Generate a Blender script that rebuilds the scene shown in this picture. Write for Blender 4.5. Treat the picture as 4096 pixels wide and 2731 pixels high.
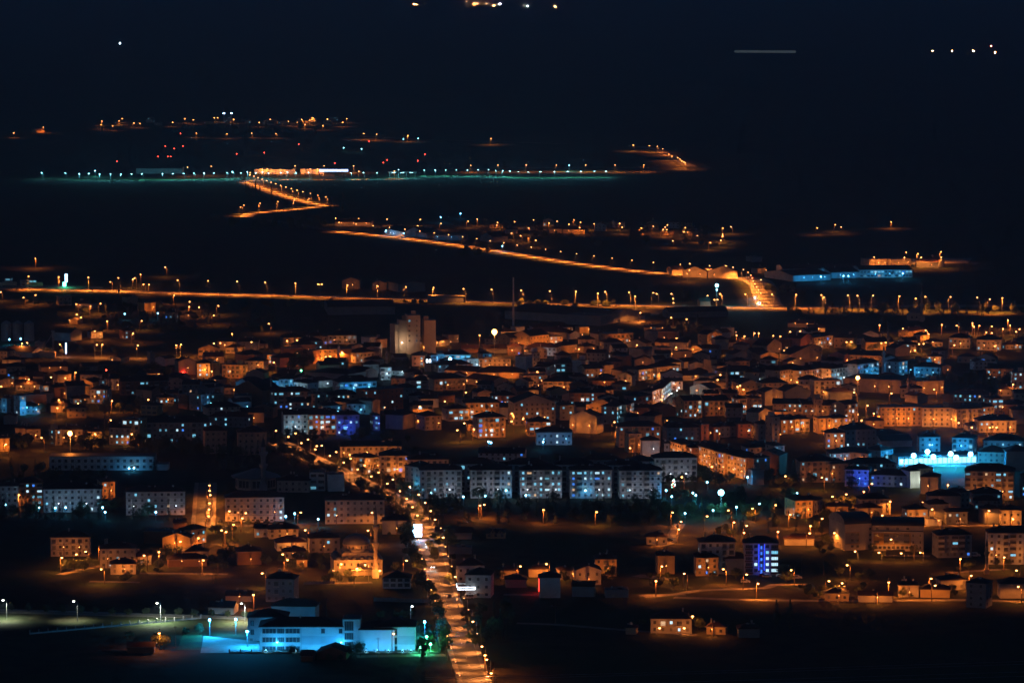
import bpy, math, random
from mathutils import Vector, Matrix

random.seed(11)
sc = bpy.context.scene
for _o in list(bpy.data.objects):
    bpy.data.objects.remove(_o)
COL = sc.collection

# ---------------------------------------------------------------- camera
F = 16384.0            # focal length in photograph pixels (144 mm lens, 36 mm sensor)
CX, CY, CAM_H = 2048.0, 1365.5, 300.0
PITCH = math.atan((CY + 250.0) / F)
cam_d = bpy.data.cameras.new('camera')
cam_d.sensor_width = 36.0
cam_d.lens = 36.0 * F / 4096.0
cam_d.clip_start = 5.0
cam_d.clip_end = 200000.0
cam = bpy.data.objects.new('camera', cam_d)
COL.objects.link(cam)
cam.location = (0, 0, CAM_H)
cam.rotation_euler = (math.pi / 2 - PITCH, 0, 0)
sc.camera = cam
FW = Vector((0, math.cos(PITCH), -math.sin(PITCH)))
UP = Vector((0, math.sin(PITCH), math.cos(PITCH)))

# ---------------------------------------------------------------- night sky, moon
SUN_EL, SUN_ROT = math.radians(4.0), math.radians(215.0)
world = bpy.data.worlds.new('World')
sc.world = world
world.use_nodes = True
_nt = world.node_tree
_bg = _nt.nodes['Background']
_sky = _nt.nodes.new('ShaderNodeTexSky')
_sky.sky_type = 'NISHITA'
_sky.sun_disc = False
_sky.sun_elevation = SUN_EL
_sky.sun_rotation = SUN_ROT
_sky.ozone_density = 6.0
_tint = _nt.nodes.new('ShaderNodeMix')
_tint.data_type = 'RGBA'
_tint.blend_type = 'MULTIPLY'
_tint.inputs[0].default_value = 1.0
_tint.inputs[7].default_value = (1.15, 0.84, 0.76, 1)
_nt.links.new(_sky.outputs[0], _tint.inputs[6])
_nt.links.new(_tint.outputs[2], _bg.inputs[0])
_bg.inputs[1].default_value = 0.036
moon_d = bpy.data.lights.new('moonlight', 'SUN')
moon_d.energy = 0.002
moon_d.angle = math.radians(3.0)
moon_d.color = (0.55, 0.75, 1.0)
moon = bpy.data.objects.new('moonlight', moon_d)
COL.objects.link(moon)
moon.rotation_euler = (math.radians(50), 0, math.radians(-40))
vs = sc.view_settings
vs.view_transform = 'Standard'
vs.look = 'None'
vs.exposure = 0.0
vs.gamma = 1.0
vs.use_curve_mapping = False
cy = sc.cycles
cy.use_denoising = True
cy.use_adaptive_sampling = True
cy.adaptive_threshold = 0.02
cy.adaptive_min_samples = 12
cy.max_bounces = 3
cy.diffuse_bounces = 2
cy.glossy_bounces = 1
cy.transmission_bounces = 1
cy.volume_bounces = 0
cy.transparent_max_bounces = 4
cy.sample_clamp_indirect = 2.0
cy.use_light_tree = True
cy.filter_width = 1.5
cy.caustics_reflective = False
cy.caustics_refractive = False

# ---------------------------------------------------------------- picture geometry -> ground plan
TILES = dict(T1=(0, 1240, .35714), T2=(820, 1240, .35714), T3=(1640, 1240, .35714), T4=(2460, 1240, .35714),
             T5=(3256, 1240, .35714), U1=(0, 1680, .35714), U2=(820, 1680, .35714), U4=(2460, 1680, .35714),
             U5=(3256, 1680, .35714), S=(940, 2400, .37415), R1=(0, 2000, .59524), R2=(1300, 2000, .59524),
             R3=(2600, 2000, .63605), R5=(1300, 1500, .59524), R7=(0, 1100, .59524), R8=(1300, 1100, .59524),
             R9=(2600, 1100, .63605), R10=(0, 400, .59524), R11=(1300, 500, .68027), R12=(2600, 700, .63605),
             R0=(0, 0, 1.74149), P=(0, 0, 1.0))

def at(x, y, z=0.0):
    d = FW + Vector((1, 0, 0)) * ((x - CX) / F) + UP * ((CY - y) / F)
    return Vector((0, 0, CAM_H)) + d * ((z - CAM_H) / d.z)

def tp(t, x, y, z=0.0):
    ox, oy, s = TILES[t]
    return at(ox + x * s, oy + y * s, z)

# ---------------------------------------------------------------- materials
MATS = {}
def mat(name, col, rough=0.85, var=0.25, scale=0.35, metal=0.0, objvar=0.0, col2=None, bump=0.0, bscale=3.0, spec=0.3, wave=None):
    if name in MATS:
        return MATS[name]
    m = bpy.data.materials.new(name)
    m.use_nodes = True
    nt = m.node_tree
    b = nt.nodes['Principled BSDF']
    b.inputs['Roughness'].default_value = rough
    b.inputs['Metallic'].default_value = metal
    b.inputs['Specular IOR Level'].default_value = spec
    tc = nt.nodes.new('ShaderNodeTexCoord')
    nz = nt.nodes.new('ShaderNodeTexNoise')
    nz.inputs['Scale'].default_value = scale
    nz.inputs['Detail'].default_value = 4.0
    nt.links.new(tc.outputs['Object'], nz.inputs['Vector'])
    cr = nt.nodes.new('ShaderNodeValToRGB')
    c2 = col2 if col2 else tuple(min(1, c * (1 + var)) for c in col)
    c1 = col if col2 else tuple(c * (1 - var) for c in col)
    cr.color_ramp.elements[0].position = 0.32
    cr.color_ramp.elements[1].position = 0.68
    cr.color_ramp.elements[0].color = (*c1, 1)
    cr.color_ramp.elements[1].color = (*c2, 1)
    nt.links.new(nz.outputs['Fac'], cr.inputs['Fac'])
    out = cr.outputs['Color']
    if objvar:
        oi = nt.nodes.new('ShaderNodeObjectInfo')
        mr = nt.nodes.new('ShaderNodeMapRange')
        mr.inputs[3].default_value = 1 - objvar
        mr.inputs[4].default_value = 1 + objvar
        nt.links.new(oi.outputs['Random'], mr.inputs[0])
        hs = nt.nodes.new('ShaderNodeHueSaturation')
        nt.links.new(mr.outputs[0], hs.inputs['Value'])
        nt.links.new(out, hs.inputs['Color'])
        out = hs.outputs['Color']
    nt.links.new(out, b.inputs['Base Color'])
    if bump:
        n2 = nt.nodes.new('ShaderNodeTexWave' if wave else 'ShaderNodeTexNoise')
        n2.inputs['Scale'].default_value = bscale
        if wave:
            n2.bands_direction = wave
        nt.links.new(tc.outputs['Object'], n2.inputs['Vector'])
        bp = nt.nodes.new('ShaderNodeBump')
        bp.inputs['Strength'].default_value = bump
        nt.links.new(n2.outputs['Fac'], bp.inputs['Height'])
        nt.links.new(bp.outputs['Normal'], b.inputs['Normal'])
    MATS[name] = m
    return m

def emis(name, col, strength, sample=False, base=None):
    if name in MATS:
        return MATS[name]
    m = bpy.data.materials.new(name)
    m.use_nodes = True
    b = m.node_tree.nodes['Principled BSDF']
    b.inputs['Base Color'].default_value = (*(base or (0.2, 0.2, 0.2)), 1)
    b.inputs['Roughness'].default_value = 0.4
    b.inputs['Emission Color'].default_value = (*col, 1)
    b.inputs['Emission Strength'].default_value = strength
    m.cycles.emission_sampling = 'FRONT' if sample else 'NONE'
    MATS[name] = m
    return m

WALLC = dict(c=('cream', (.52, .46, .37)), w=('white', (.66, .66, .64)), o=('ochre', (.56, .40, .20)),
             b=('brown brick', (.27, .15, .09)), r=('rose', (.45, .21, .17)), y=('grey', (.30, .31, .32)),
             p=('beige', (.44, .35, .26)))
def wall_mat(k):
    n, c = WALLC[k]
    return mat('plaster_' + n.replace(' ', '_'), c, .9, .16, .22, objvar=.14, bump=.15, bscale=6)
M_ROOF = [mat('roof_tile_dark', (.050, .028, .022), .85, .35, .8, objvar=.3, bump=.5, bscale=3.2, wave='X'),
          mat('roof_tile_red', (.105, .042, .028), .85, .35, .8, objvar=.25, bump=.5, bscale=3.2, wave='X'),
          mat('roof_sheet_grey', (.055, .060, .066), .55, .25, .5, objvar=.25, bump=.4, bscale=4, wave='X')]
M_FASCIA = mat('fascia_board', (.34, .30, .26), .8, .2, .6)
M_SLAB = mat('balcony_slab', (.44, .40, .34), .85, .2, .6, objvar=.1)
M_FRAME = mat('window_frame', (.30, .28, .25), .6, .1, 2)
M_GLASS = mat('window_glass_dark', (.045, .045, .048), .15, .4, 1.5, spec=.6)
M_METAL = mat('galvanised_steel', (.36, .37, .38), .45, .15, 3, metal=.3)
M_CONC = mat('concrete', (.33, .31, .29), .9, .2, .5)
M_TRUNK = mat('bark', (.075, .05, .035), .95, .3, 3)
M_CON = mat('conifer_needles', (.060, .085, .050), .8, .5, 1.2, objvar=.3)
M_LEAF = mat('broad_leaves', (.095, .120, .050), .75, .5, 1.0, objvar=.3)
M_POP = mat('poplar_leaves', (.075, .095, .050), .75, .5, 1.0, objvar=.25)
M_ASPH = mat('asphalt', (.105, .10, .095), .8, .28, .16, bump=.2, bscale=5, spec=.35)
M_PAVE = mat('paving', (.27, .25, .22), .85, .2, .4)
M_DARKM = mat('dark_metal', (.05, .05, .055), .5, .2, 2)
WIN_E = [('cyan', emis('lit_window_cyan', (.22, .72, 1.0), 1.15)), ('cyan', emis('lit_window_teal', (.16, .52, .72), .75)),
         ('white', emis('lit_window_white', (.55, .86, 1.0), 1.5)), ('blue', emis('lit_window_blue', (.05, .25, 1.0), 1.3)),
         ('warm', emis('lit_window_warm', (1.0, .62, .34), .9))]

# ---------------------------------------------------------------- mesh helpers
class MB:
    def __init__(s):
        s.v, s.f, s.m = [], [], []
    def quad(s, a, b, c, d, m=0):
        n = len(s.v); s.v += [a, b, c, d]; s.f.append((n, n + 1, n + 2, n + 3)); s.m.append(m)
    def poly(s, pts, m=0):
        n = len(s.v); s.v += list(pts); s.f.append(tuple(range(n, n + len(pts)))); s.m.append(m)
    def box(s, x0, x1, y0, y1, z0, z1, m=0, bottom=True):
        n = len(s.v)
        s.v += [(x0, y0, z0), (x1, y0, z0), (x1, y1, z0), (x0, y1, z0), (x0, y0, z1), (x1, y0, z1), (x1, y1, z1), (x0, y1, z1)]
        fs = [(0, 1, 5, 4), (1, 2, 6, 5), (2, 3, 7, 6), (3, 0, 4, 7), (4, 5, 6, 7)]
        if bottom:
            fs.append((3, 2, 1, 0))
        s.f += [tuple(n + i for i in f) for f in fs]; s.m += [m] * len(fs)
    def lathe(s, prof, seg=16, cx=0, cy=0, m=0, phase=0.0):
        n = len(s.v)
        for r, z in prof:
            for k in range(seg):
                a = 2 * math.pi * k / seg + phase
                s.v.append((cx + r * math.cos(a), cy + r * math.sin(a), z))
        for i in range(len(prof) - 1):
            for k in range(seg):
                k2 = (k + 1) % seg
                s.f.append((n + i * seg + k, n + i * seg + k2, n + (i + 1) * seg + k2, n + (i + 1) * seg + k)); s.m.append(m)
    def tube(s, pts, r, seg=5, m=0, r2=None):
        n = len(s.v); L = len(pts)
        pts = [Vector(p) for p in pts]
        for i, p in enumerate(pts):
            t = (pts[min(i + 1, L - 1)] - pts[max(i - 1, 0)]).normalized()
            ref = Vector((0, 0, 1)) if abs(t.z) < .9 else Vector((1, 0, 0))
            u = t.cross(ref).normalized(); w = t.cross(u)
            rr = r + ((r2 - r) * i / (L - 1) if r2 is not None else 0)
            for k in range(seg):
                a = 2 * math.pi * k / seg
                s.v.append(tuple(p + u * (rr * math.cos(a)) + w * (rr * math.sin(a))))
        for i in range(L - 1):
            for k in range(seg):
                k2 = (k + 1) % seg
                s.f.append((n + i * seg + k, n + i * seg + k2, n + (i + 1) * seg + k2, n + (i + 1) * seg + k)); s.m.append(m)
    def mesh(s, name, mats, smooth=False):
        me = bpy.data.meshes.new(name)
        me.from_pydata([tuple(p) for p in s.v], [], s.f)
        for m in (mats if isinstance(mats, (list, tuple)) else [mats]):
            me.materials.append(m)
        if len(me.materials) > 1:
            me.polygons.foreach_set('material_index', s.m)
        if smooth:
            me.polygons.foreach_set('use_smooth', [True] * len(s.f))
        me.update()
        return me

def put(name, data, parent=None, loc=(0, 0, 0), rz=0.0, scale=None, kind=None):
    o = bpy.data.objects.new(name, data)
    COL.objects.link(o)
    if parent:
        o.parent = parent
    o.location = loc
    if rz:
        o.rotation_euler = (0, 0, rz)
    if scale:
        o.scale = scale
    if kind:
        o['kind'] = kind
    return o

def tag(o, label, cat, group=None):
    o['label'] = label; o['category'] = cat
    if group:
        o['group'] = group
    return o

def thing(name, label, cat, loc=(0, 0, 0), rz=0.0, group=None):
    return tag(put(name, None, None, loc, rz), label, cat, group)

ORD = ['', 'second', 'third', 'fourth', 'fifth', 'sixth', 'seventh', 'eighth', 'ninth', 'tenth', 'eleventh', 'twelfth',
       'thirteenth', 'fourteenth', 'fifteenth', 'sixteenth', 'seventeenth', 'eighteenth', 'nineteenth', 'twentieth']
LANDMARKS = []     # (phrase, Vector)
PENDING = []       # (object, base label)
def resolve_labels():
    by = {}
    for o, base in PENDING:
        p = o.matrix_basis.translation
        best = min(LANDMARKS, key=lambda l: (l[1] - p).length)
        by.setdefault((base, best[0]), []).append(((best[1] - p).length, o))
    for (base, lm), lst in by.items():
        lst.sort(key=lambda t: t[0])
        for i, (d, o) in enumerate(lst):
            if len(lst) == 1:
                o['label'] = f'{base} near {lm}'
            elif i == 0:
                o['label'] = f'{base}, nearest to {lm}'
            else:
                o['label'] = f'{base}, {ORD[min(i, 19)]} nearest to {lm}'
# ---------------------------------------------------------------- setting: ground, roads
def ground_material():
    m = bpy.data.materials.new('field_soil')
    m.use_nodes = True
    nt = m.node_tree; b = nt.nodes['Principled BSDF']
    b.inputs['Roughness'].default_value = .95
    b.inputs['Specular IOR Level'].default_value = .1
    g = nt.nodes.new('ShaderNodeNewGeometry')
    vo = nt.nodes.new('ShaderNodeTexVoronoi'); vo.inputs['Scale'].default_value = .0035
    mp = nt.nodes.new('ShaderNodeMapping'); mp.inputs['Rotation'].default_value = (0, 0, .35); mp.inputs['Scale'].default_value = (1, .35, 1)
    nt.links.new(g.outputs['Position'], mp.inputs['Vector']); nt.links.new(mp.outputs[0], vo.inputs['Vector'])
    n1 = nt.nodes.new('ShaderNodeTexNoise'); n1.inputs['Scale'].default_value = .09; n1.inputs['Detail'].default_value = 7
    nt.links.new(g.outputs['Position'], n1.inputs['Vector'])
    n2 = nt.nodes.new('ShaderNodeTexNoise'); n2.inputs['Scale'].default_value = .012; n2.inputs['Detail'].default_value = 3
    nt.links.new(g.outputs['Position'], n2.inputs['Vector'])
    r1 = nt.nodes.new('ShaderNodeValToRGB')
    e = r1.color_ramp.elements
    e[0].color = (.030, .030, .020, 1); e[1].color = (.085, .068, .040, 1)
    sep = nt.nodes.new('ShaderNodeSeparateColor'); nt.links.new(vo.outputs['Color'], sep.inputs[0])
    nt.links.new(sep.outputs[0], r1.inputs[0])
    r2 = nt.nodes.new('ShaderNodeValToRGB')
    r2.color_ramp.elements[0].position = .35; r2.color_ramp.elements[1].position = .68
    r2.color_ramp.elements[0].color = (.45, .45, .42, 1); r2.color_ramp.elements[1].color = (1.35, 1.3, 1.15, 1)
    nt.links.new(n1.outputs['Fac'], r2.inputs[0])
    mx = nt.nodes.new('ShaderNodeMix'); mx.data_type = 'RGBA'; mx.blend_type = 'MULTIPLY'; mx.inputs[0].default_value = 1
    nt.links.new(r1.outputs[0], mx.inputs[6]); nt.links.new(r2.outputs[0], mx.inputs[7])
    mg = nt.nodes.new('ShaderNodeMix'); mg.data_type = 'RGBA'
    r3 = nt.nodes.new('ShaderNodeValToRGB'); r3.color_ramp.elements[0].position = .45; r3.color_ramp.elements[1].position = .6
    nt.links.new(n2.outputs['Fac'], r3.inputs[0]); nt.links.new(r3.outputs[0], mg.inputs[0])
    nt.links.new(mx.outputs[2], mg.inputs[6]); mg.inputs[7].default_value = (.036, .052, .020, 1)
    nt.links.new(mg.outputs[2], b.inputs['Base Color'])
    bp = nt.nodes.new('ShaderNodeBump'); bp.inputs['Strength'].default_value = .6; bp.inputs['Distance'].default_value = .5
    n3 = nt.nodes.new('ShaderNodeTexNoise'); n3.inputs['Scale'].default_value = .6; n3.inputs['Detail'].default_value = 3
    nt.links.new(g.outputs['Position'], n3.inputs['Vector'])
    nt.links.new(n3.outputs['Fac'], bp.inputs['Height']); nt.links.new(bp.outputs[0], b.inputs['Normal'])
    return m
M_GROUND = ground_material()
_g = MB()
_ys = [200, 1200, 2000, 3000, 4500, 7000, 12000, 24000, 50000, 110000]
for a, b2 in zip(_ys[:-1], _ys[1:]):
    for k in range(-4, 4):
        xa, xb = k * b2 * .28, (k + 1) * b2 * .28
        _g.quad((xa, a, 0), (xb, a, 0), (xb, b2, 0), (xa, b2, 0))
put('ground', _g.mesh('ground', M_GROUND), kind='structure')

def smooth_line(pts, n=6):
    out = []
    L = len(pts)
    for i in range(L - 1):
        p0, p1, p2, p3 = pts[max(i - 1, 0)], pts[i], pts[i + 1], pts[min(i + 2, L - 1)]
        for k in range(n):
            t = k / n
            out.append(.5 * ((2 * p1) + (p2 - p0) * t + (2 * p0 - 5 * p1 + 4 * p2 - p3) * t * t + (3 * p1 - p0 - 3 * p2 + p3) * t ** 3))
    out.append(pts[-1])
    return out

def side_dirs(line):
    ds = []
    for i, p in enumerate(line):
        t = line[min(i + 1, len(line) - 1)] - line[max(i - 1, 0)]
        t.z = 0; t.normalize()
        ds.append(Vector((t.y, -t.x, 0)))
    return ds

def ribbon(name, line, w0, w1, z, m, kind='structure'):
    b = MB(); sd = side_dirs(line)
    for i in range(len(line) - 1):
        a, c = line[i], line[i + 1]
        q = [a + sd[i] * w0, a + sd[i] * w1, c + sd[i + 1] * w1, c + sd[i + 1] * w0]
        q = [(p.x, p.y, z) for p in q]
        b.quad(q[0], q[1], q[2], q[3])
    me = b.mesh(name, m)
    return put(name, me, kind=kind)

def road(name, pts, width, z=.04, kerb=False, m=None, mark=False, smooth=True):
    line = smooth_line(pts) if smooth else pts
    ribbon(name, line, -width / 2, width / 2, z, m or M_ASPH)
    if kerb:
        for s in (-1, 1):
            b = MB(); sd = side_dirs(line)
            for i in range(len(line) - 1):
                a, c = line[i], line[i + 1]
                e = [(a, sd[i]), (c, sd[i + 1])]
                A0 = e[0][0] + e[0][1] * s * width / 2; A1 = e[0][0] + e[0][1] * s * (width / 2 + 2.2)
                C0 = e[1][0] + e[1][1] * s * width / 2; C1 = e[1][0] + e[1][1] * s * (width / 2 + 2.2)
                h = .16
                b.quad((A0.x, A0.y, h), (A1.x, A1.y, h), (C1.x, C1.y, h), (C0.x, C0.y, h))
                b.quad((A0.x, A0.y, 0), (A0.x, A0.y, h), (C0.x, C0.y, h), (C0.x, C0.y, 0))
                b.quad((A1.x, A1.y, 0), (A1.x, A1.y, h), (C1.x, C1.y, h), (C1.x, C1.y, 0))
            put('pavement', b.mesh('pavement', M_PAVE), kind='structure')
    if mark:
        mm = mat('road_paint', (.7, .7, .68), .7, .15, 1)
        b = MB(); sd = side_dirs(line); acc = 0
        for i in range(len(line) - 1):
            a, c = line[i], line[i + 1]; L = (c - a).length; t = (c - a).normalized(); s0 = -acc
            while s0 < L:
                if s0 >= 0 and s0 + 3 < L:
                    p = a + t * s0; q = a + t * (s0 + 3); n = sd[i] * .09
                    b.quad((p.x - n.x, p.y - n.y, z + .012), (p.x + n.x, p.y + n.y, z + .012), (q.x + n.x, q.y + n.y, z + .012), (q.x - n.x, q.y - n.y, z + .012))
                s0 += 9
            acc = (L + acc) % 9
        if b.f:
            put('road_marking', b.mesh('road_marking', mm), kind='structure')
    return line

# ---------------------------------------------------------------- windows, balconies
def window_mesh(name, glass, mull=1):
    b = MB(); e = .05; o = -.07
    x0, x1 = -.5, .5
    b.quad((x0, o, 0), (x1, o, 0), (x1 - e, o, e), (x0 + e, o, e)); b.quad((x1, o, 0), (x1, o, 1), (x1 - e, o, 1 - e), (x1 - e, o, e))
    b.quad((x1, o, 1), (x0, o, 1), (x0 + e, o, 1 - e), (x1 - e, o, 1 - e)); b.quad((x0, o, 1), (x0, o, 0), (x0 + e, o, e), (x0 + e, o, 1 - e))
    b.quad((x0, 0, 0), (x1, 0, 0), (x1, o, 0), (x0, o, 0)); b.quad((x1, 0, 0), (x1, 0, 1), (x1, o, 1), (x1, o, 0))
    b.quad((x1, 0, 1), (x0, 0, 1), (x0, o, 1), (x1, o, 1)); b.quad((x0, 0, 1), (x0, 0, 0), (x0, o, 0), (x0, o, 1))
    b.quad((x0 + e, -.025, e), (x1 - e, -.025, e), (x1 - e, -.025, 1 - e), (x0 + e, -.025, 1 - e), 1)
    for k in range(1, mull + 1):
        xm = -.5 + k / (mull + 1)
        b.quad((xm - .025, -.06, e), (xm + .025, -.06, e), (xm + .025, -.06, 1 - e), (xm - .025, -.06, 1 - e))
    return b.mesh(name, [M_FRAME, glass])
WIN_DARK = window_mesh('window', M_GLASS)
WIN_WIDE = window_mesh('window_wide', M_GLASS, 3)
M_CURT = mat('drawn_curtain', (.20, .175, .145), .8, .3, 2.0, objvar=.3)
M_SHUT = mat('closed_shutter', (.11, .105, .10), .7, .2, 2.0, objvar=.3)
WIN_VAR = [WIN_DARK, WIN_DARK, window_mesh('window_curtained', M_CURT), window_mesh('window_shuttered', M_SHUT), window_mesh('window_open', M_GLASS, 2)]
WINW_VAR = [WIN_WIDE, WIN_WIDE, window_mesh('window_wide_curtained', M_CURT, 3), window_mesh('window_wide_shuttered', M_SHUT, 2)]
WIN_LIT = [(n, window_mesh('window_lit_' + n, m)) for n, m in WIN_E]
WIN_LITW = [(n, window_mesh('window_wide_lit_' + n, m, 3)) for n, m in WIN_E]
_b = MB()
_b.box(-.5, .5, -1.15, 0, -.14, 0); _b.box(-.5, .5, -1.15, -1.07, 0, .42); _b.box(-.5, -.47, -1.07, 0, 0, .42); _b.box(.47, .5, -1.07, 0, 0, .42)
_b.box(-.5, .5, -1.13, -1.09, .86, .93)
BALC = _b.mesh('balcony', M_SLAB)
_b = MB()
_b.box(-.5, .5, -1.0, 0, -.1, 1.0)
_b.box(-.5, .5, -.96, 0, 2.35, 2.6)
_b.box(-.46, .46, -.92, -.05, 1.0, 2.35, 1)
for k in range(6):
    _x = -.49 + k * .196 - .012
    _b.box(_x, _x + .024, -.965, -.925, 1.0, 2.35)
BALG = _b.mesh('glazed_balcony', [M_SLAB, M_GLASS])
_b = MB(); _b.box(-.5, .5, -.5, .5, 0, 1); _b.box(-.62, .62, -.62, .62, 1, 1.12)
CHIM = _b.mesh('chimney', M_SLAB)

_b = MB(); _b.tube([(-.8, 0, .3), (.8, 0, .3)], .32, 8); _b.box(-.7, -.62, -.1, .1, -.9, 0); _b.box(.62, .7, -.1, .1, -.9, 0)
TANK = _b.mesh('water_tank', M_FRAME)
_b = MB(); _b.quad((-.9, -1.4, -.9), (.9, -1.4, -.9), (.9, 0, .1), (-.9, 0, .1)); _b.quad((-.9, -1.38, -.95), (-.9, .02, .05), (.9, .02, .05), (.9, -1.38, -.95))
SOLAR = _b.mesh('solar_panel', M_GLASS)
_b = MB(); _b.tube([(0, 0, -.4), (0, 0, .6)], .04, 5)
_b.poly([(.5 * math.cos(2 * math.pi * k / 10), -.12, .9 + .5 * math.sin(2 * math.pi * k / 10)) for k in range(10)]); _b.tube([(0, -.12, .5), (0, -.5, .9)], .025, 4)
DISH = _b.mesh('satellite_dish', mat('dish_white', (.55, .55, .54), .6))
def lit_pick(tone):
    r = random.random()
    if tone == 'w':
        return 4 if r < .6 else 2
    return 0 if r < .38 else 1 if r < .66 else 2 if r < .86 else 3 if r < .93 else 4

def add_window(root, x, y, z, w, h, rz, lit, wide=False, tone=''):
    if lit:
        k = lit_pick(tone)
        n, me = (WIN_LITW if wide else WIN_LIT)[k]
        o = put('lit_window', me, root, (x, y, z), rz, (w, 1, h))
    else:
        o = put('window', random.choice(WINW_VAR if wide else WIN_VAR), root, (x, y, z), rz, (w * random.uniform(.88, 1.1), 1, h * random.uniform(.92, 1.06)))
    return o

STYLE = dict(w=['w'], h=['w', 'W'], a=['wbwwbw', 'wwbw', 'bwwb', 'wbww', 'wewwew', 'ewwe'], b=['bwb', 'wbwb', 'bwwb', 'wbw'], e=['weww', 'ewwe', 'wewwew'], o=['W'])
NB = [0]
def building(p0, p1, n, depth, roof, colk, style, lit, cat=None, name=None, label=None, group=None, sh=2.95, tone='', fine=None, roofm=None, chim=None, bands=None, pitch=None, wm=None, roof_over=.55):
    """p0, p1: the two ends of the facade that faces the viewer; walls run n storeys up and depth metres back."""
    d = Vector((p1.x - p0.x, p1.y - p0.y, 0)); w = d.length
    if w < 2: w = 2.0
    rz = math.atan2(d.y, d.x)
    mid = (p0 + p1) / 2
    H = n * sh + .35
    storeys = max(1, int(round(n)))
    fh = H / max(storeys, 1)
    if name is None:
        if style == 'n' and storeys <= 2 and w > 14: name, cat = 'storage_hall', 'hall'
        elif storeys <= 2: name, cat = 'house', 'house'
        else: name, cat = 'apartment_block', 'apartment block'
    root = put(name, None, None, (mid.x, mid.y, 0), rz)
    root['category'] = cat or name.replace('_', ' ')
    if group: root['group'] = group
    hw = w / 2; ov = roof_over
    pt = pitch if pitch is not None else (.42 if roof != 'f' else .36)
    W = MB(); W.box(-hw, hw, 0, depth, -.3, H, 0, False)
    R = MB()
    if roof == 'f':      # gable to the front
        rise = hw * pt; W.poly([(-hw, 0, H), (hw, 0, H), (0, 0, H + rise)]); W.poly([(hw, depth, H), (-hw, depth, H), (0, depth, H + rise)])
        t = .22; e = ov * .6
        for s in (-1, 1):
            A = (s * (hw + e), -e, H - e * pt + .06); B = (s * (hw + e), depth + e, H - e * pt + .06); C = (0, depth + e, H + rise + .06); D = (0, -e, H + rise + .06)
            up = lambda q: (q[0], q[1], q[2] + t)
            R.quad(up(A), up(B), up(C), up(D)); R.quad(A, B, C, D); R.quad(A, D, up(D), up(A), 1); R.quad(A, B, up(B), up(A), 1); R.quad(B, C, up(C), up(B), 1)
        rz_top = H + rise
    elif roof == 'g':    # ridge along the facade
        rise = depth / 2 * pt
        for s in (-1, 1):
            W.poly([(s * hw, 0, H), (s * hw, depth, H), (s * hw, depth / 2, H + rise)])
        t = .2; e = ov
        for y0, in ((-e,), (depth + e,)):
            z0 = H - e * pt + .06
            A = (-hw - e * .6, y0, z0); B = (hw + e * .6, y0, z0); C = (hw + e * .6, depth / 2, H + rise + .06); D = (-hw - e * .6, depth / 2, H + rise + .06)
            up = lambda q: (q[0], q[1], q[2] + t)
            R.quad(up(A), up(B), up(C), up(D)); R.quad(A, B, C, D); R.quad(A, B, up(B), up(A), 1); R.quad(A, D, up(D), up(A), 1); R.quad(B, C, up(C), up(B), 1)
        rz_top = H + rise
    elif roof == 'h':
        e = ov; X = hw + e; Y0, Y1 = -e, depth + e; rise = min(X, (Y1 - Y0) / 2) * pt
        m2 = min(X, (Y1 - Y0) / 2)
        if X >= (Y1 - Y0) / 2:
            r0, r1 = (-X + m2, (Y0 + Y1) / 2, H + .25 + rise), (X - m2, (Y0 + Y1) / 2, H + .25 + rise)
        else:
            r0, r1 = (0, Y0 + m2, H + .25 + rise), (0, Y1 - m2, H + .25 + rise)
        a, b, c, dd = (-X, Y0, H + .25), (X, Y0, H + .25), (X, Y1, H + .25), (-X, Y1, H + .25)
        if X >= (Y1 - Y0) / 2:
            R.quad(a, b, r1, r0); R.poly([b, c, r1]); R.quad(c, dd, r0, r1); R.poly([dd, a, r0])
        else:
            R.poly([a, b, r0]); R.quad(b, c, r1, r0); R.poly([c, dd, r1]); R.quad(dd, a, r0, r1)
        R.box(-X, X, Y0, Y1, H + .02, H + .245, 1)
        rz_top = H + rise
    elif roof == 'b':    # barrel vault along the facade
        seg = 10; rise = depth * .2; pts = []
        for k in range(seg + 1):
            a = math.pi * k / seg
            pts.append((depth / 2 - math.cos(a) * (depth / 2 + .4), H + .05 + math.sin(a) * rise))
        for k in range(seg):
            R.quad((-hw - .3, *pts[k]), (hw + .3, *pts[k]), (hw + .3, *pts[k + 1]), (-hw - .3, *pts[k + 1]))
        for s in (-1, 1):
            R.poly([(s * (hw + .3), *p) for p in pts], 1)
        rz_top = H + rise
    else:                # flat with parapet
        e = .18
        R.box(-hw - e, hw + e, -e, depth + e, H + .02, H + .28, 1)
        R.box(-hw + .1, hw - .1, .1, depth - .1, H + .285, H + .32, 0)
        rz_top = H
    wob = put('wall', W.mesh('wall', wm or wall_mat(colk)), root)
    rm = roofm if roofm is not None else (2 if roof in ('t', 'b') else (1 if random.random() < .35 else 0))
    ro = put('roof', R.mesh('roof', [M_ROOF[rm], M_FASCIA]), root)
    # chimneys and stair heads
    nc = chim if chim is not None else (random.choice([0, 1, 1, 2]) if roof != 'f' else random.choice([0, 0, 1]))
    for k in range(nc):
        cxp = random.uniform(-hw * .75, hw * .75); s = random.uniform(.5, .9)
        put('chimney', CHIM, ro, (cxp, depth * random.uniform(.42, .7), H + .1), 0, (s, s, max(.9, rz_top - H + random.uniform(.4, 1.0))))
    if roof == 't' and storeys >= 3 and random.random() < .5:
        b = MB(); b.box(-1.6, 1.6, -1.4, 1.4, 0, 2.5); put('stair_head', b.mesh('stair_head', wall_mat(colk)), ro, (random.uniform(-hw * .5, hw * .5), depth * .5, H + .33))
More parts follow.
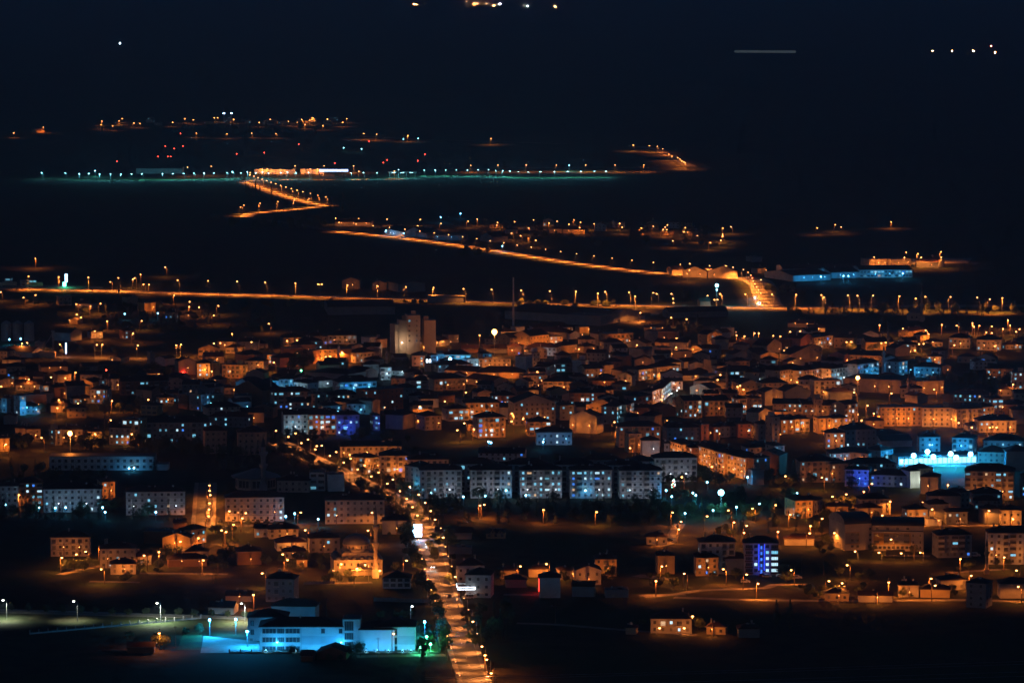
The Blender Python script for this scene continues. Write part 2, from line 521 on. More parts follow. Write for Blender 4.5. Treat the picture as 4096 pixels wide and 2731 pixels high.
    if mid.length < 2700 and name in ('house', 'apartment_block') and random.random() < .75:
        for k in range(random.choice([1, 1, 2, 3])):
            xq = random.uniform(-hw * .6, hw * .6); zq = H + .35 + (min(hw, depth / 2) * pt * .55 if roof in 'hgf' else 0)
            if random.random() < .55:
                tk = put('water_tank', TANK, ro, (xq, depth * .32, zq + .5)); put('solar_panel', SOLAR, tk, (0, -.2, -.1))
            else:
                put('satellite_dish', DISH, ro, (xq, depth * .28, zq), random.uniform(-.6, .6))
    # floor bands
    if bands if bands is not None else (storeys >= 3 and style != 'n' and random.random() < .45):
        for k in range(1, storeys):
            b = MB(); b.box(-hw - .06, hw + .06, -.06, depth + .06, k * fh - .12, k * fh + .12)
            put('floor_band', b.mesh('floor_band', M_FASCIA), root)
    has_b = False
    # facade pieces
    if style != 'n':
        pat = STYLE.get(style, [style]); pat = random.choice(pat)
        nb = max(1, int(w / 3.1)); step = w / nb
        cells = (pat * 80)[:nb]
        for s in range(storeys):
            z0 = s * fh
            for k in range(nb):
                x = -hw + step * (k + .5); c = cells[k]
                L = random.random() < lit
                if c == '.': continue
                if c == 'w':
                    add_window(root, x, 0, z0 + .95, min(1.25, step * .5), 1.4, 0, L, False, tone)
                elif c == 'W':
                    add_window(root, x, 0, z0 + .9, step * .72, 1.6, 0, L, True, tone)
                elif c == 'b' and s > 0:
                    has_b = True
                    add_window(root, x, 0, z0 + .2, step * .62, 2.1, 0, L, True, tone)
                    put('balcony', BALC, root, (x, 0, z0 + .05), 0, (step * .82, 1, 1.1))
                elif c == 'e' and s > 0:
                    has_b = True
                    put('glazed_balcony', BALG, root, (x, 0, z0 + .05), 0, (step * .88, 1, 1))
                    if L:
                        add_window(root, x, -.95, z0 + 1.1, step * .8, 1.2, 0, True, True, tone)
                else:
                    add_window(root, x, 0, z0 + .95, min(1.25, step * .5), 1.4, 0, L, False, tone)
        nbs = max(1, int(depth / 4.5)); stp = depth / nbs
        for sgn in (-1, 1):
            # only the flank that can come into view
            ang = rz + (0 if sgn > 0 else math.pi)
            nx, ny = math.cos(ang), math.sin(ang)
            c = Vector((mid.x, mid.y, 0))
            if nx * (-c.x) + ny * (-c.y) < -.12 * c.length: continue
            for s in range(storeys):
                for k in range(nbs):
                    if random.random() < .25: continue
                    add_window(root, sgn * hw, stp * (k + .5), s * fh + .95, 1.2, 1.4, sgn * math.pi / 2, random.random() < lit * .6, False, tone)
    if label:
        root['label'] = label
    else:
        cn = WALLC[colk][0]; st = ['', 'one', 'two', 'three', 'four', 'five', 'six', 'seven'][min(storeys, 7)]
        rn = dict(f='front gable', g='pitched roof', h='hipped roof', t='flat roof', b='vaulted roof')[roof]
        ft = {'n': 'blank walls', 'o': 'ribbon windows'}.get(style, None)
        if ft is None:
            ft = 'balconies' if has_b else 'plain windows'
        kn = {'apartment_block': 'block', 'storage_hall': 'hall'}.get(name, name.replace('_', ' '))
        PENDING.append((root, f'{cn} {st}-storey {kn}, {rn}, {ft}'))
    NB[0] += 1
    return root
# ---------------------------------------------------------------- lamps
LCOL = dict(s=(1.0, .265, .035), c=(.015, .38, .95), t=(.10, .62, .80), w=(.42, .76, 1.0), y=(.78, .86, .72), b=(.03, .10, 1.0), r=(1.0, .03, .02), g=(.06, .85, .40), v=(1.0, .62, .36), n=(.80, .82, 1.0))
ECOL = dict(s=(1.0, .34, .09), c=(.25, .72, 1.0), t=(.3, .8, .95), w=(.75, .9, 1.0), y=(.9, .95, .8), b=(.12, .25, 1.0), r=(1.0, .05, .03), g=(.15, 1.0, .5), v=(1.0, .72, .48), n=(.8, .86, 1.0))
E_STR = 20.0
FARGLOW = {k: emis('far_lamp_glow_' + k, c, 1400.0) for k, c in ECOL.items()}
GLOW = {k: emis('lamp_glow_' + k, c, E_STR) for k, c in ECOL.items()}
LIGHTS = {}
def light_data(col, power, rad=.25, down=False):
    k = (col, int(power), rad, down)
    if k not in LIGHTS:
        ld = bpy.data.lights.new('lamp_light', 'SPOT' if down else 'POINT')
        if down:
            ld.spot_size = math.radians(down if down > 1 else 168); ld.spot_blend = .25 if down is True else .7
        ld.energy = power; ld.color = LCOL[col]; ld.shadow_soft_size = rad
        LIGHTS[k] = ld
    return LIGHTS[k]
_b = MB(); _b.lathe([(.13, 0), (.12, .05), (.06, 1.0)], 6); POLE = _b.mesh('pole', M_METAL)
_b = MB(); _b.lathe([(.24, 0), (.15, 1.0)], 6); WPOLE = _b.mesh('wooden_pole', mat('weathered_wood', (.16, .11, .07), .9, .3, 2))
_b = MB(); _b.tube([(0, 0, -.3), (.25, 0, .12), (.8, 0, .3), (1.35, 0, .34)], .05, 5); ARM = _b.mesh('arm', M_METAL)
_b = MB(); _b.box(1.1, 2.1, -.18, .18, .30, .44); _b.box(1.3, 2.0, -.12, .12, .44, .50); HEAD = _b.mesh('lamp_head', M_METAL)
def bowl(r):
    b = MB(); b.lathe([(r * .95, .0), (r, -.25 * r), (r * .8, -.75 * r), (r * .35, -1.05 * r), (.01, -1.1 * r)], 8); b.poly([(r * .95 * math.cos(2 * math.pi * k / 8), r * .95 * math.sin(2 * math.pi * k / 8), 0) for k in range(8)])
    return b
BOWLS = {}
def bowl_mesh(col, r, glow=None):
    glow = glow or GLOW
    k = (col, round(r, 2), glow is GLOW)
    if k not in BOWLS:
        BOWLS[k] = bowl(r).mesh('lamp_glass', glow[col], True)
    return BOWLS[k]
_b = MB(); _b.box(-.45, .45, -.12, .12, 0, .8); _b.box(-.1, .1, -.3, .1, .0, .3); FLOODBOX = _b.mesh('flood_housing', M_DARKM)
def plate(w, h):
    b = MB(); b.poly([(w / 2 * math.cos(2 * math.pi * k / 14), 0, h / 2 + w / 2 * math.sin(2 * math.pi * k / 14)) for k in range(14)]); return b
ALL_LAMPS = []
def lamp(pos, h, kind='cobra', col='s', power=3000, face=None, label='', group=None, light=True, glass=.48, cat='street lamp', name='street_lamp', down=True):
    # pos is the lamp head's place on the plan
    down = down if down is not True or col in ('s',) else False
    for q in ALL_LAMPS:
        if abs(q.x - pos.x) < 1.6 and abs(q.y - pos.y) < 8: return None
    ALL_LAMPS.append(Vector((pos.x, pos.y, h)))
    if face is None:
        face = random.choice([0, math.pi, -math.pi / 2, -math.pi / 2 + .5, math.pi + .4])
    off = Vector((math.cos(face), math.sin(face), 0)) * 1.6
    D = Vector((pos.x, pos.y, 0)).length
    r = max(glass, D * 1.05e-4)
    glow = FARGLOW if D > 8500 else GLOW
    if kind == 'globe':
        off = Vector((0, 0, 0))
    if kind == 'flood':
        off = Vector((0, 0, 0))
    root = thing(name, label, cat, (pos.x - off.x, pos.y - off.y, 0), face if kind not in ('flood', 'globe') else 0, group)
    if kind == 'post':
        put('pole', WPOLE, root, (0, 0, 0), 0, (1, 1, h + 1.6))
        put('arm', ARM, root, (0, 0, h - .3))
        put('lamp_head', HEAD, root, (0, 0, h - .3))
        put('lamp_glass', bowl_mesh(col, r, glow), root, (1.6, 0, h - .005))
        if light: put('lamp_light', light_data(col, power, .25, down), root, (1.6, 0, h - 1.1 * r - .3))
    elif kind == 'globe':
        put('pole', POLE, root, (0, 0, 0), 0, (1, 1, h - .2))
        b = BOWLS.get(('g', col, r, glow is GLOW))
        if b is None:
            mb = MB(); mb.lathe([(.02, -r), (r * .7, -r * .7), (r, 0), (r * .7, r * .7), (.02, r)], 8); b = mb.mesh('lamp_globe', glow[col], True); BOWLS[('g', col, r, glow is GLOW)] = b
        put('lamp_globe', b, root, (0, 0, h + r - .2))
        if light:
            put('lamp_light', light_data(col, power, .2), root, (0, -r - .3, h + .1))
    elif kind == 'flood':
        put('pole', POLE, root, (0, 0, 0), 0, (1.6, 1.6, h))
        fb = put('flood_housing', FLOODBOX, root, (0, -.35, h - .2), 0, (max(1, r * 1.6), 1, max(1, r * 1.6)))
        k = ('f', col, glow is GLOW)
        if k not in BOWLS: BOWLS[k] = plate(1.0, .8).mesh('flood_glass', glow[col])
        put('flood_glass', BOWLS[k], root, (0, -.49 - .02, h - .2), 0, (max(1, r * 1.6), 1, max(1, r * 1.6)))
        if light: put('lamp_light', light_data(col, power, .4), root, (0, -1.3, h))
    else:
        sides = (0,) if kind == 'cobra' else (0, math.pi)
        put('pole', POLE, root, (0, 0, 0), 0, (1, 1, h - .3))
        for a in sides:
            put('arm', ARM, root, (0, 0, h - .3), a)
            put('lamp_head', HEAD, root, (0, 0, h - .3), a)
            put('lamp_glass', bowl_mesh(col, r, glow), root, (1.6 * math.cos(a), 1.6 * math.sin(a), h - .005))
        if light:
            put('lamp_light', light_data(col, power, .25, down), root, (1.6 if kind == 'cobra' else 0, 0, h - 1.1 * r - .35))
    return root

def lamps(tile, pts, h, kind, col, power, label, group, **kw):
    for q in pts:
        lamp(tp(tile, q[0], q[1], h), h, kind, col, power * (q[2] if len(q) > 2 else 1), label=label, group=group, **kw)

# ---------------------------------------------------------------- trees
def leaf(b, c, s, nrm=None):
    n = Vector(nrm) if nrm else Vector((random.gauss(0, 1), random.gauss(0, 1), random.gauss(0, .6)))
    n.normalize()
    u = n.cross(Vector((random.gauss(0, 1), random.gauss(0, 1), random.gauss(0, 1)))).normalized(); w = n.cross(u)
    a = s * random.uniform(.6, 1.2); e = s * random.uniform(.4, .8)
    b.poly([tuple(c + u * a), tuple(c + w * e), tuple(c - u * a * .8), tuple(c - w * e * .9)])

def crown_conifer(h, r, seed):
    random.seed(seed); b = MB(); tiers = int(h * 1.6)
    for t in range(tiers):
        z = h * (.10 + .88 * t / tiers); rr = r * (1 - t / tiers) ** .8 * random.uniform(.75, 1.15) + .12
        nbr = max(4, int(9 * (1 - t / tiers)) + 3)
        for k in range(nbr):
            a = random.uniform(0, 6.283); L = rr * random.uniform(.7, 1.1)
            for q in range(max(2, int(L / .42))):
                f = (q + .6) / max(2, int(L / .42))
                c = Vector((math.cos(a) * L * f, math.sin(a) * L * f, z - L * f * .32 + random.uniform(-.12, .12)))
                leaf(b, c, .30 + .12 * (1 - f), (math.cos(a) * .5 + random.gauss(0, .3), math.sin(a) * .5 + random.gauss(0, .3), 1))
    b.lathe([(.02, h * 1.03), (.10, h * .93)], 5)
    return b
def crown_round(h, r, seed, base=.28):
    random.seed(seed); b = MB(); clumps = []
    for k in range(int(22 + r * 5)):
        while True:
            p = Vector((random.uniform(-1, 1), random.uniform(-1, 1), random.uniform(-1, 1)))
            if .25 < p.length < 1: break
        zc = h * (base + (1 - base) / 2)
        c = Vector((p.x * r, p.y * r, zc + p.z * h * (1 - base) / 2)); clumps.append((c, random.uniform(.22, .42) * r))
    for c, cr in clumps:
        for k in range(26):
            d = Vector((random.gauss(0, 1), random.gauss(0, 1), random.gauss(0, 1))).normalized() * cr * random.uniform(.5, 1.05)
            leaf(b, c + d, .34)
    return b
def crown_poplar(h, r, seed):
    random.seed(seed); b = MB()
    for k in range(520):
        t = random.random(); z = h * (.08 + .92 * t); rr = r * (math.sin(math.pi * min(1, (t * .93 + .05)) ** .75)) + .12
        a = random.uniform(0, 6.283); q = rr * random.uniform(.45, 1.12)
        leaf(b, Vector((math.cos(a) * q, math.sin(a) * q, z)), .36, (math.cos(a), math.sin(a), .5))
    return b
def trunk_mesh(h, r, limbs=True):
    b = MB(); b.tube([(0, 0, -.2), (.05, .03, h * .4), (0, .06, h)], r, 6, 0, r * .25)
    if limbs:
        for k in range(5):
            a = k * 1.26 + .3; z = h * (.42 + .09 * k)
            b.tube([(0, 0, z), (math.cos(a) * h * .12, math.sin(a) * h * .12, z + h * .12), (math.cos(a) * h * .2, math.sin(a) * h * .2, z + h * .24)], r * .4, 5, 0, .02)
    return b.mesh('trunk', M_TRUNK)
TREES = {}
for _k, _h in (('conifer', 12.), ('round', 8.), ('poplar', 15.), ('shrub', 3.)):
    for _i in range(3):
        if _k == 'conifer': cm, mm, tr = crown_conifer(_h, 2.7 + .3 * _i, 5 + _i), M_CON, trunk_mesh(_h * .9, .2, False)
        elif _k == 'round': cm, mm, tr = crown_round(_h, 3.0 + .4 * _i, 20 + _i), M_LEAF, trunk_mesh(_h * .75, .22)
        elif _k == 'poplar': cm, mm, tr = crown_poplar(_h, 1.5 + .2 * _i, 40 + _i), M_POP, trunk_mesh(_h * .8, .22, False)
        else: cm, mm, tr = crown_round(_h, 1.3 + .2 * _i, 60 + _i, .12), M_LEAF, trunk_mesh(_h * .6, .08)
        TREES[_k, _i] = (cm.mesh('crown', mm), tr, _h)
random.seed(12)
TNAME = dict(conifer='conifer_tree', round='broadleaf_tree', poplar='poplar_tree', shrub='shrub')
OCC = []
def tree(pos, kind, h, label, group):
    cm, tr, bh = TREES[kind, random.randrange(3)]
    s = h / bh; rz = random.uniform(0, 6.28); sx = s * random.uniform(.85, 1.2)
    root = thing(TNAME[kind], label, 'shrub' if kind == 'shrub' else 'tree', (pos.x, pos.y, 0), rz, group)
    put('trunk', tr, root, (0, 0, 0), 0, (sx, sx, s)); put('crown', cm, root, (0, 0, 0), 0, (sx, sx, s))
    return root
def grove(tile, x0, y0, x1, y1, n, kinds, hr, label, group):
    k = 0; tries = 0
    while k < n and tries < n * 8:
        tries += 1
        p = tp(tile, random.uniform(x0, x1), random.uniform(y0, y1))
        if any(abs(p.x - q[0]) < q[2] and abs(p.y - q[1]) < q[2] + 4 for q in OCC): continue
        kd = random.choice(kinds); hh = random.uniform(*hr) * (1.2 if kd in ('conifer', 'poplar') else .85)
        nm = dict(conifer='conifer', round='broadleaf tree', poplar='poplar', shrub='shrub')[kd]
        tree(p, kd, hh, f'{label[0]} {nm} {label[1]}', group); k += 1
def woodland(tile, x0, y0, x1, y1, n, kinds, hr, label):
    import numpy as np
    V, Fc, off = [], [], 0; pos = []
    for k in range(n * 6):
        if len(pos) >= n: break
        p = tp(tile, random.uniform(x0, x1), random.uniform(y0, y1))
        if any(abs(p.x - q[0]) < q[2] and abs(p.y - q[1]) < q[2] + 4 for q in OCC): continue
        pos.append(p)
    for p in pos:
        kd = random.choice(kinds); cm, tr, bh = TREES[kd, random.randrange(3)]
        s = random.uniform(*hr) * (1.2 if kd in ('conifer', 'poplar') else .85) / bh; a = random.uniform(0, 6.28); c_, s_ = math.cos(a), math.sin(a); sx = s * random.uniform(.9, 1.25)
        for me in (cm, tr):
            co = np.empty(len(me.vertices) * 3); me.vertices.foreach_get('co', co); co = co.reshape(-1, 3)
            V.append(np.stack([(co[:, 0] * c_ - co[:, 1] * s_) * sx + p.x, (co[:, 0] * s_ + co[:, 1] * c_) * sx + p.y, co[:, 2] * s], 1))
            Fc += [tuple(i + off for i in f.vertices) for f in me.polygons]; off += len(co)
    me = bpy.data.meshes.new('woodland'); me.from_pydata(np.concatenate(V).tolist(), [], Fc); me.materials.append(M_LEAF)
    tag(put('woodland', me, kind='stuff'), label, 'trees')
def tree_row(tile, pts, kind, hr, label, group):
    for q in pts:
        tree(tp(tile, q[0], q[1]), kind, random.uniform(*hr), label, group)

# ---------------------------------------------------------------- vehicles
def prism(b, prof, y0, y1, m=0):
    n = len(prof)
    b.poly([(x, y0, z) for x, z in prof], m); b.poly([(x, y1, z) for x, z in reversed(prof)], m)
    for i in range(n):
        j = (i + 1) % n
        b.quad((prof[i][0], y0, prof[i][1]), (prof[i][0], y1, prof[i][1]), (prof[j][0], y1, prof[j][1]), (prof[j][0], y0, prof[j][1]), m)
CARP = [mat('car_paint_white', (.62, .62, .60), .3, .05, 1, spec=.5), mat('car_paint_dark', (.03, .035, .045), .25, .1, 1, spec=.5), mat('car_paint_red', (.30, .03, .025), .3, .1, 1, spec=.5), mat('car_paint_silver', (.36, .37, .38), .3, .1, 1, metal=.4)]
_b = MB(); prism(_b, [(-2.1, .28), (2.1, .28), (2.15, .62), (1.95, .80), (1.1, .92), (-1.75, .95), (-2.1, .85)], -.86, .86)
CARB = [_b.mesh('body', m) for m in CARP]
_b = MB(); prism(_b, [(-1.7, .93), (1.15, .90), (.45, 1.42), (-1.1, 1.46)], -.74, .74); CARG = _b.mesh('cabin_glass', M_GLASS)
_b = MB(); prism(_b, [(.42, 1.43), (-1.08, 1.47), (-1.05, 1.50), (.40, 1.46)], -.7, .7); CARR = [_b.mesh('car_roof', m) for m in CARP]
_b = MB(); n_ = 10
_b.lathe([(.02, -.1), (.32, -.1), (.32, .1), (.02, .1)], 10); WHEEL = _b.mesh('wheel', mat('tyre', (.02, .02, .02), .8))
_b = MB(); _b.box(2.08, 2.17, -.8, -.5, .58, .74); HLON = _b.mesh('headlight', emis('headlight_on', (.85, .93, 1.0), 30)); HLOFF = _b.mesh('headlight', M_FRAME)
_b = MB(); _b.box(-2.16, -2.08, -.82, -.5, .62, .78); TLON = _b.mesh('tail_light', emis('tail_light_on', (1, .05, .03), 14)); TLOFF = _b.mesh('tail_light', mat('tail_lens', (.25, .02, .02), .3))
def car(pos, rz, paint, label, group=None, on=False, scale=1.0, cat='car', name='parked_car'):
    root = thing(name, label, cat, (pos.x, pos.y, .045), rz, group)
    if scale != 1: root.scale = (scale, scale, scale)
    put('body', CARB[paint], root); put('cabin_glass', CARG, root); put('car_roof', CARR[paint], root)
    for x in (-1.3, 1.35):
        for y in (-.8, .8):
            o = put('wheel', WHEEL, root, (x, y, .32)); o.rotation_euler = (math.pi / 2, 0, 0)
    for y in (0, 1.3):
        put('headlight', HLON if on else HLOFF, root, (0, y, 0)); put('tail_light', TLON if on else TLOFF, root, (0, y, 0))
    if on:
        ld = bpy.data.lights.new('headlight_beam', 'SPOT'); ld.energy = 5000 * on; ld.spot_size = math.radians(60); ld.spot_blend = .8; ld.color = (.75, .88, 1.0); ld.shadow_soft_size = .1
        o = put('headlight_beam', ld, root, (2.3, 0, .75)); o.rotation_euler = (math.radians(84), 0, -math.pi / 2)
    return root
def van(pos, rz, label, L=5.2, h=2.2, m=None, cat='van', name='parked_van', group=None):
    root = thing(name, label, cat, (pos.x, pos.y, .045), rz, group)
    b = MB(); prism(b, [(-L / 2, .35), (L / 2, .35), (L / 2, 1.1), (L / 2 - .9, 1.25), (L / 2 - 1.5, h), (-L / 2, h)], -.95, .95); put('body', b.mesh('body', m or CARP[0]), root)
    b = MB(); b.quad((L / 2 - 1.48, -.85, h - .1), (L / 2 - .95, -.85, 1.32), (L / 2 - .95, .85, 1.32), (L / 2 - 1.48, .85, h - .1))
    put('windscreen', b.mesh('windscreen', M_GLASS), root, (.04, 0, .02))
    for s in (-1, 1):
        nn = max(2, int((L - 2) / 1.2))
        for k in range(nn):
            x0 = -L / 2 + .3 + k * (L - 2.2) / nn
            b = MB(); b.quad((x0, s * .96, 1.25), (x0 + (L - 2.2) / nn - .15, s * .96, 1.25), (x0 + (L - 2.2) / nn - .15, s * .96, h - .25), (x0, s * .96, h - .25)); put('side_window', b.mesh('side_window', M_GLASS), root)
        for x in (-L / 2 + .9, L / 2 - 1.0):
            o = put('wheel', WHEEL, root, (x, s * .85, .36)); o.rotation_euler = (math.pi / 2, 0, 0); o.scale = (1.15, 1.15, 1.2)
        b = MB(); b.box(L / 2 - .02, L / 2 + .04, s * .6 - .18, s * .6 + .18, .7, .95); put('headlight', b.mesh('headlight', M_FRAME), root)
    return root

# ---------------------------------------------------------------- minarets
def minaret(base, H, r, label, mcol, balconies=1, capm=None, group=None, band=None):
    root = thing('minaret', label, 'minaret', (base.x, base.y, 0), 0, group)
    b = MB(); b.box(-r * 1.6, r * 1.6, -r * 1.6, r * 1.6, -.2, H * .12); b.lathe([(r * 1.5, H * .12), (r * 1.05, H * .19)], 12); put('base', b.mesh('base', mcol), root)
    zs = [.56] if balconies == 1 else [.44, .66]
    b = MB(); prof = [(r, H * .19)]
    for i, z in enumerate(zs):
        prof += [(r * (1 - .07 * i), H * z)]
    prof += [(r * .84, H * .78)]
    b.lathe(prof, 14); put('shaft', b.mesh('shaft', mcol, False), root)
    for z in zs:
        b = MB(); b.lathe([(r * 1.0, H * z - r * 1.4), (r * 1.75, H * z), (r * 1.75, H * z + 1.0), (r * 1.62, H * z + 1.0), (r * 1.62, H * z + .1), (r * .8, H * z + .1)], 14); bo = put('gallery', b.mesh('gallery', mcol), root)
        if band:
            b = MB(); b.lathe([(r * 1.80, H * z + .15), (r * 1.80, H * z + .95)], 14); put('light_ring', b.mesh('light_ring', band), bo)
    b = MB(); b.lathe([(r * .98, H * .78), (r * .6, H * .87), (.06, H * .97)], 14); co = put('cone', b.mesh('cone', capm or M_ROOF[2]), root)
    b = MB(); b.lathe([(.05, H * .965), (.16, H * .972), (.05, H * .98), (.12, H * .985), (.02, H)], 6); put('finial', b.mesh('finial', M_METAL), co)
    return root
def dome_mesh(r, z, hh=1.0, seg=20):
    b = MB(); b.lathe([(r * math.cos(a * math.pi / 16), z + r * hh * math.sin(a * math.pi / 16)) for a in range(0, 9)], seg); return b
# ---------------------------------------------------------------- roads
def tl(t, pts):
    return [tp(t, a, b) for a, b in pts]
AVE = road('avenue', tl('R2', [(1030, 1300), (1008, 1228), (982, 1150), (948, 1050), (905, 920), (862, 800), (822, 700), (788, 600), (757, 500), (735, 420), (716, 330), (698, 270), (664, 190), (604, 100), (530, 20)])
           + tl('U2', [(2010, 830), (1760, 700), (1500, 570), (1300, 478), (1100, 385), (900, 285), (800, 240)]), 9.5, .05, kerb=True, mark=True)
road('side_street', tl('P', [(824, 1930), (818, 2010), (812, 2112)]), 8.0, .045, kerb=True)
road('cross_street', tl('P', [(700, 2106), (812, 2107), (1000, 2101), (1290, 2093)]), 6.5, .05)
road('perimeter_road', tl('R1', [(-60, 745), (400, 757), (900, 772), (1400, 784), (1660, 792)]), 8.0, .045, m=mat('pale_asphalt', (.26, .235, .20), .85, .15, .1))
ribbon('pavement', smooth_line(tl('R1', [(-60, 733), (400, 746), (900, 763), (1400, 776), (1660, 786)])), -1.8, 1.8, .10, mat('pale_concrete', (.42, .41, .39), .85, .12, .3))
M_DIRT = mat('dirt_track', (.30, .25, .19), .95, .3, .2, bump=.4, bscale=2)
for _n, _t, _p, _w in (
        ('dirt_track', 'R3', [(-40, 606), (160, 592), (330, 566), (700, 552), (790, 532), (985, 528)], 5),
        ('dirt_track', 'R3', [(150, 610), (420, 620), (700, 627), (1300, 633), (1990, 627), (2400, 640)], 5.5),
        ('lane', 'R3', [(1880, 455), (2050, 445), (2250, 432)], 5), ('lane', 'R3', [(1270, 152), (1700, 160), (2400, 158)], 6),
        ('lane', 'R3', [(185, 150), (150, 210), (120, 268), (40, 290)], 6), ('lane', 'R3', [(1080, 235), (1160, 222), (1230, 225)], 5),
        ('lane', 'R3', [(1480, 350), (1620, 348), (1760, 352)], 6),
        ('dirt_track', 'R2', [(1290, 825), (1560, 835), (1900, 862), (2200, 885), (2500, 905)], 4.5),
        ('lane', 'R1', [(400, 500), (520, 470), (600, 456), (690, 440)], 5), ('lane', 'R1', [(940, 490), (1200, 492), (1530, 497)], 5),
        ('lane', 'R1', [(600, 546), (760, 548), (940, 552)], 4), ('lane', 'R1', [(2040, 560), (2352, 556), (2500, 552)], 5),
        ('lane', 'R2', [(1200, 634), (1380, 636), (1440, 640)], 5), ('lane', 'R2', [(2110, 640), (2250, 636), (2420, 632)], 5),
        ('lane', 'R2', [(2090, 505), (2230, 520), (2350, 530)], 8),
        ('lane', 'S', [(1300, 600), (1700, 592), (2250, 585)], 6),
        ('cross_street', 'T1', [(80, 515), (400, 525), (900, 535), (1400, 545), (1700, 552), (2200, 560)], 16)):
    road(_n, tl(_t, _p), _w, .035 if 'dirt' in _n else .06, m=M_DIRT if 'dirt' in _n or _n == 'lane' else None)
mat('pale_asphalt', (.26, .235, .20), .85, .15, .1)
HWY = road('highway', tl('P', [(-80, 1152), (300, 1160), (800, 1174), (1226, 1184), (1590, 1195), (2060, 1210), (2500, 1220), (3100, 1231), (3500, 1226), (4180, 1222)]), 21, .07, m=MATS['pale_asphalt'])
FAR1 = road('country_road', tl('P', [(3080, 1226), (3050, 1180), (3030, 1140), (2985, 1117), (2890, 1107), (2640, 1092), (2300, 1052), (1900, 990), (1600, 950), (1310, 921)]), 15, .06, m=mat('pale_asphalt', (.26, .235, .20), .85, .15, .1))
road('country_road', tl('P', [(1310, 921), (1230, 905), (1130, 890), (1040, 878), (985, 868)]), 11, .05)
FAR2 = road('country_road', tl('P', [(985, 868), (1000, 857), (1050, 851), (1180, 839), (1278, 828)]), 15, .06, m=MATS['pale_asphalt'])
FAR3 = road('country_road', tl('P', [(1292, 826), (1190, 803), (1100, 776), (1024, 749), (966, 727)]), 15, .08, m=MATS['pale_asphalt'], smooth=False)
FAR4 = road('country_road', tl('P', [(966, 726), (1100, 721), (1300, 720), (1560, 718), (1700, 716)]), 13, .06, m=MATS['pale_asphalt'])
M_GRASS = mat('mown_grass', (.075, .12, .035), .9, .4, .12, bump=.5, bscale=1.5)
ribbon('grass_verge', tl('P', [(150, 710), (330, 708), (640, 719), (930, 722)]), -28, 28, .05, M_GRASS)
ribbon('grass_verge', tl('P', [(1650, 706), (1900, 709), (2200, 712), (2420, 708)]), -22, 22, .05, M_GRASS)
ribbon('grass_verge', tl('P', [(2300, 680), (2420, 692), (2520, 702)]), -40, 40, .055, M_GRASS)
road('field_lane', tl('P', [(1455, 546), (1545, 551), (1700, 560), (1850, 563), (2270, 577)]), 9, .05, m=M_DIRT)
road('field_lane', tl('P', [(2530, 588), (2620, 596), (2680, 625), (2740, 655), (2770, 667)]), 14, .05, m=M_DIRT)
road('field_lane', tl('P', [(1790, 676), (2300, 670), (2580, 672)]), 12, .05, m=M_DIRT)
road('slip_road', tl('R12', [(400, 640), (520, 645), (640, 650), (700, 680), (720, 735), (740, 800), (760, 820)]), 22, .055, m=MATS['pale_asphalt'])
# paved yards and plots
for _n, _t, _q, _m in (('yard', 'T4', [(20, 115), (180, 85), (340, 60), (330, 130), (270, 158), (60, 145)], MATS['pale_asphalt']),
                       ('yard', 'T4', [(400, 30), (500, 30), (480, 55), (400, 60)], MATS['pale_asphalt']),
                       ('forecourt', 'R7', [(0, 88), (420, 86), (690, 92), (690, 78), (300, 66), (0, 74)], MATS['pale_asphalt']),
                       ('yard', 'R12', [(1340, 560), (2000, 556), (2030, 522), (1340, 530)], MATS['pale_asphalt']),
                       ('yard', 'U5', [(900, 520), (1850, 520), (1850, 400), (960, 400)], M_PAVE),
                       ('school_yard', 'S', [(-370, 560), (262, 560), (262, 440), (-335, 378)], mat('pale_concrete', (.42, .41, .39), .85, .12, .3)),
                       ('school_yard', 'S', [(262, 560), (2180, 560), (2150, 520), (262, 520)], M_PAVE),
                       ('lawn', 'S', [(1930, 543), (2185, 543), (2130, 340), (1940, 340)], M_GRASS),
                       ('lawn', 'R1', [(1190, 1005), (1350, 1005), (1360, 890), (1240, 880)], M_GRASS)):
    _b = MB(); _b.poly([(p.x, p.y, .03 if _n != 'lawn' else .04) for p in tl(_t, _q)])
    put(_n, _b.mesh(_n, _m), kind='structure')
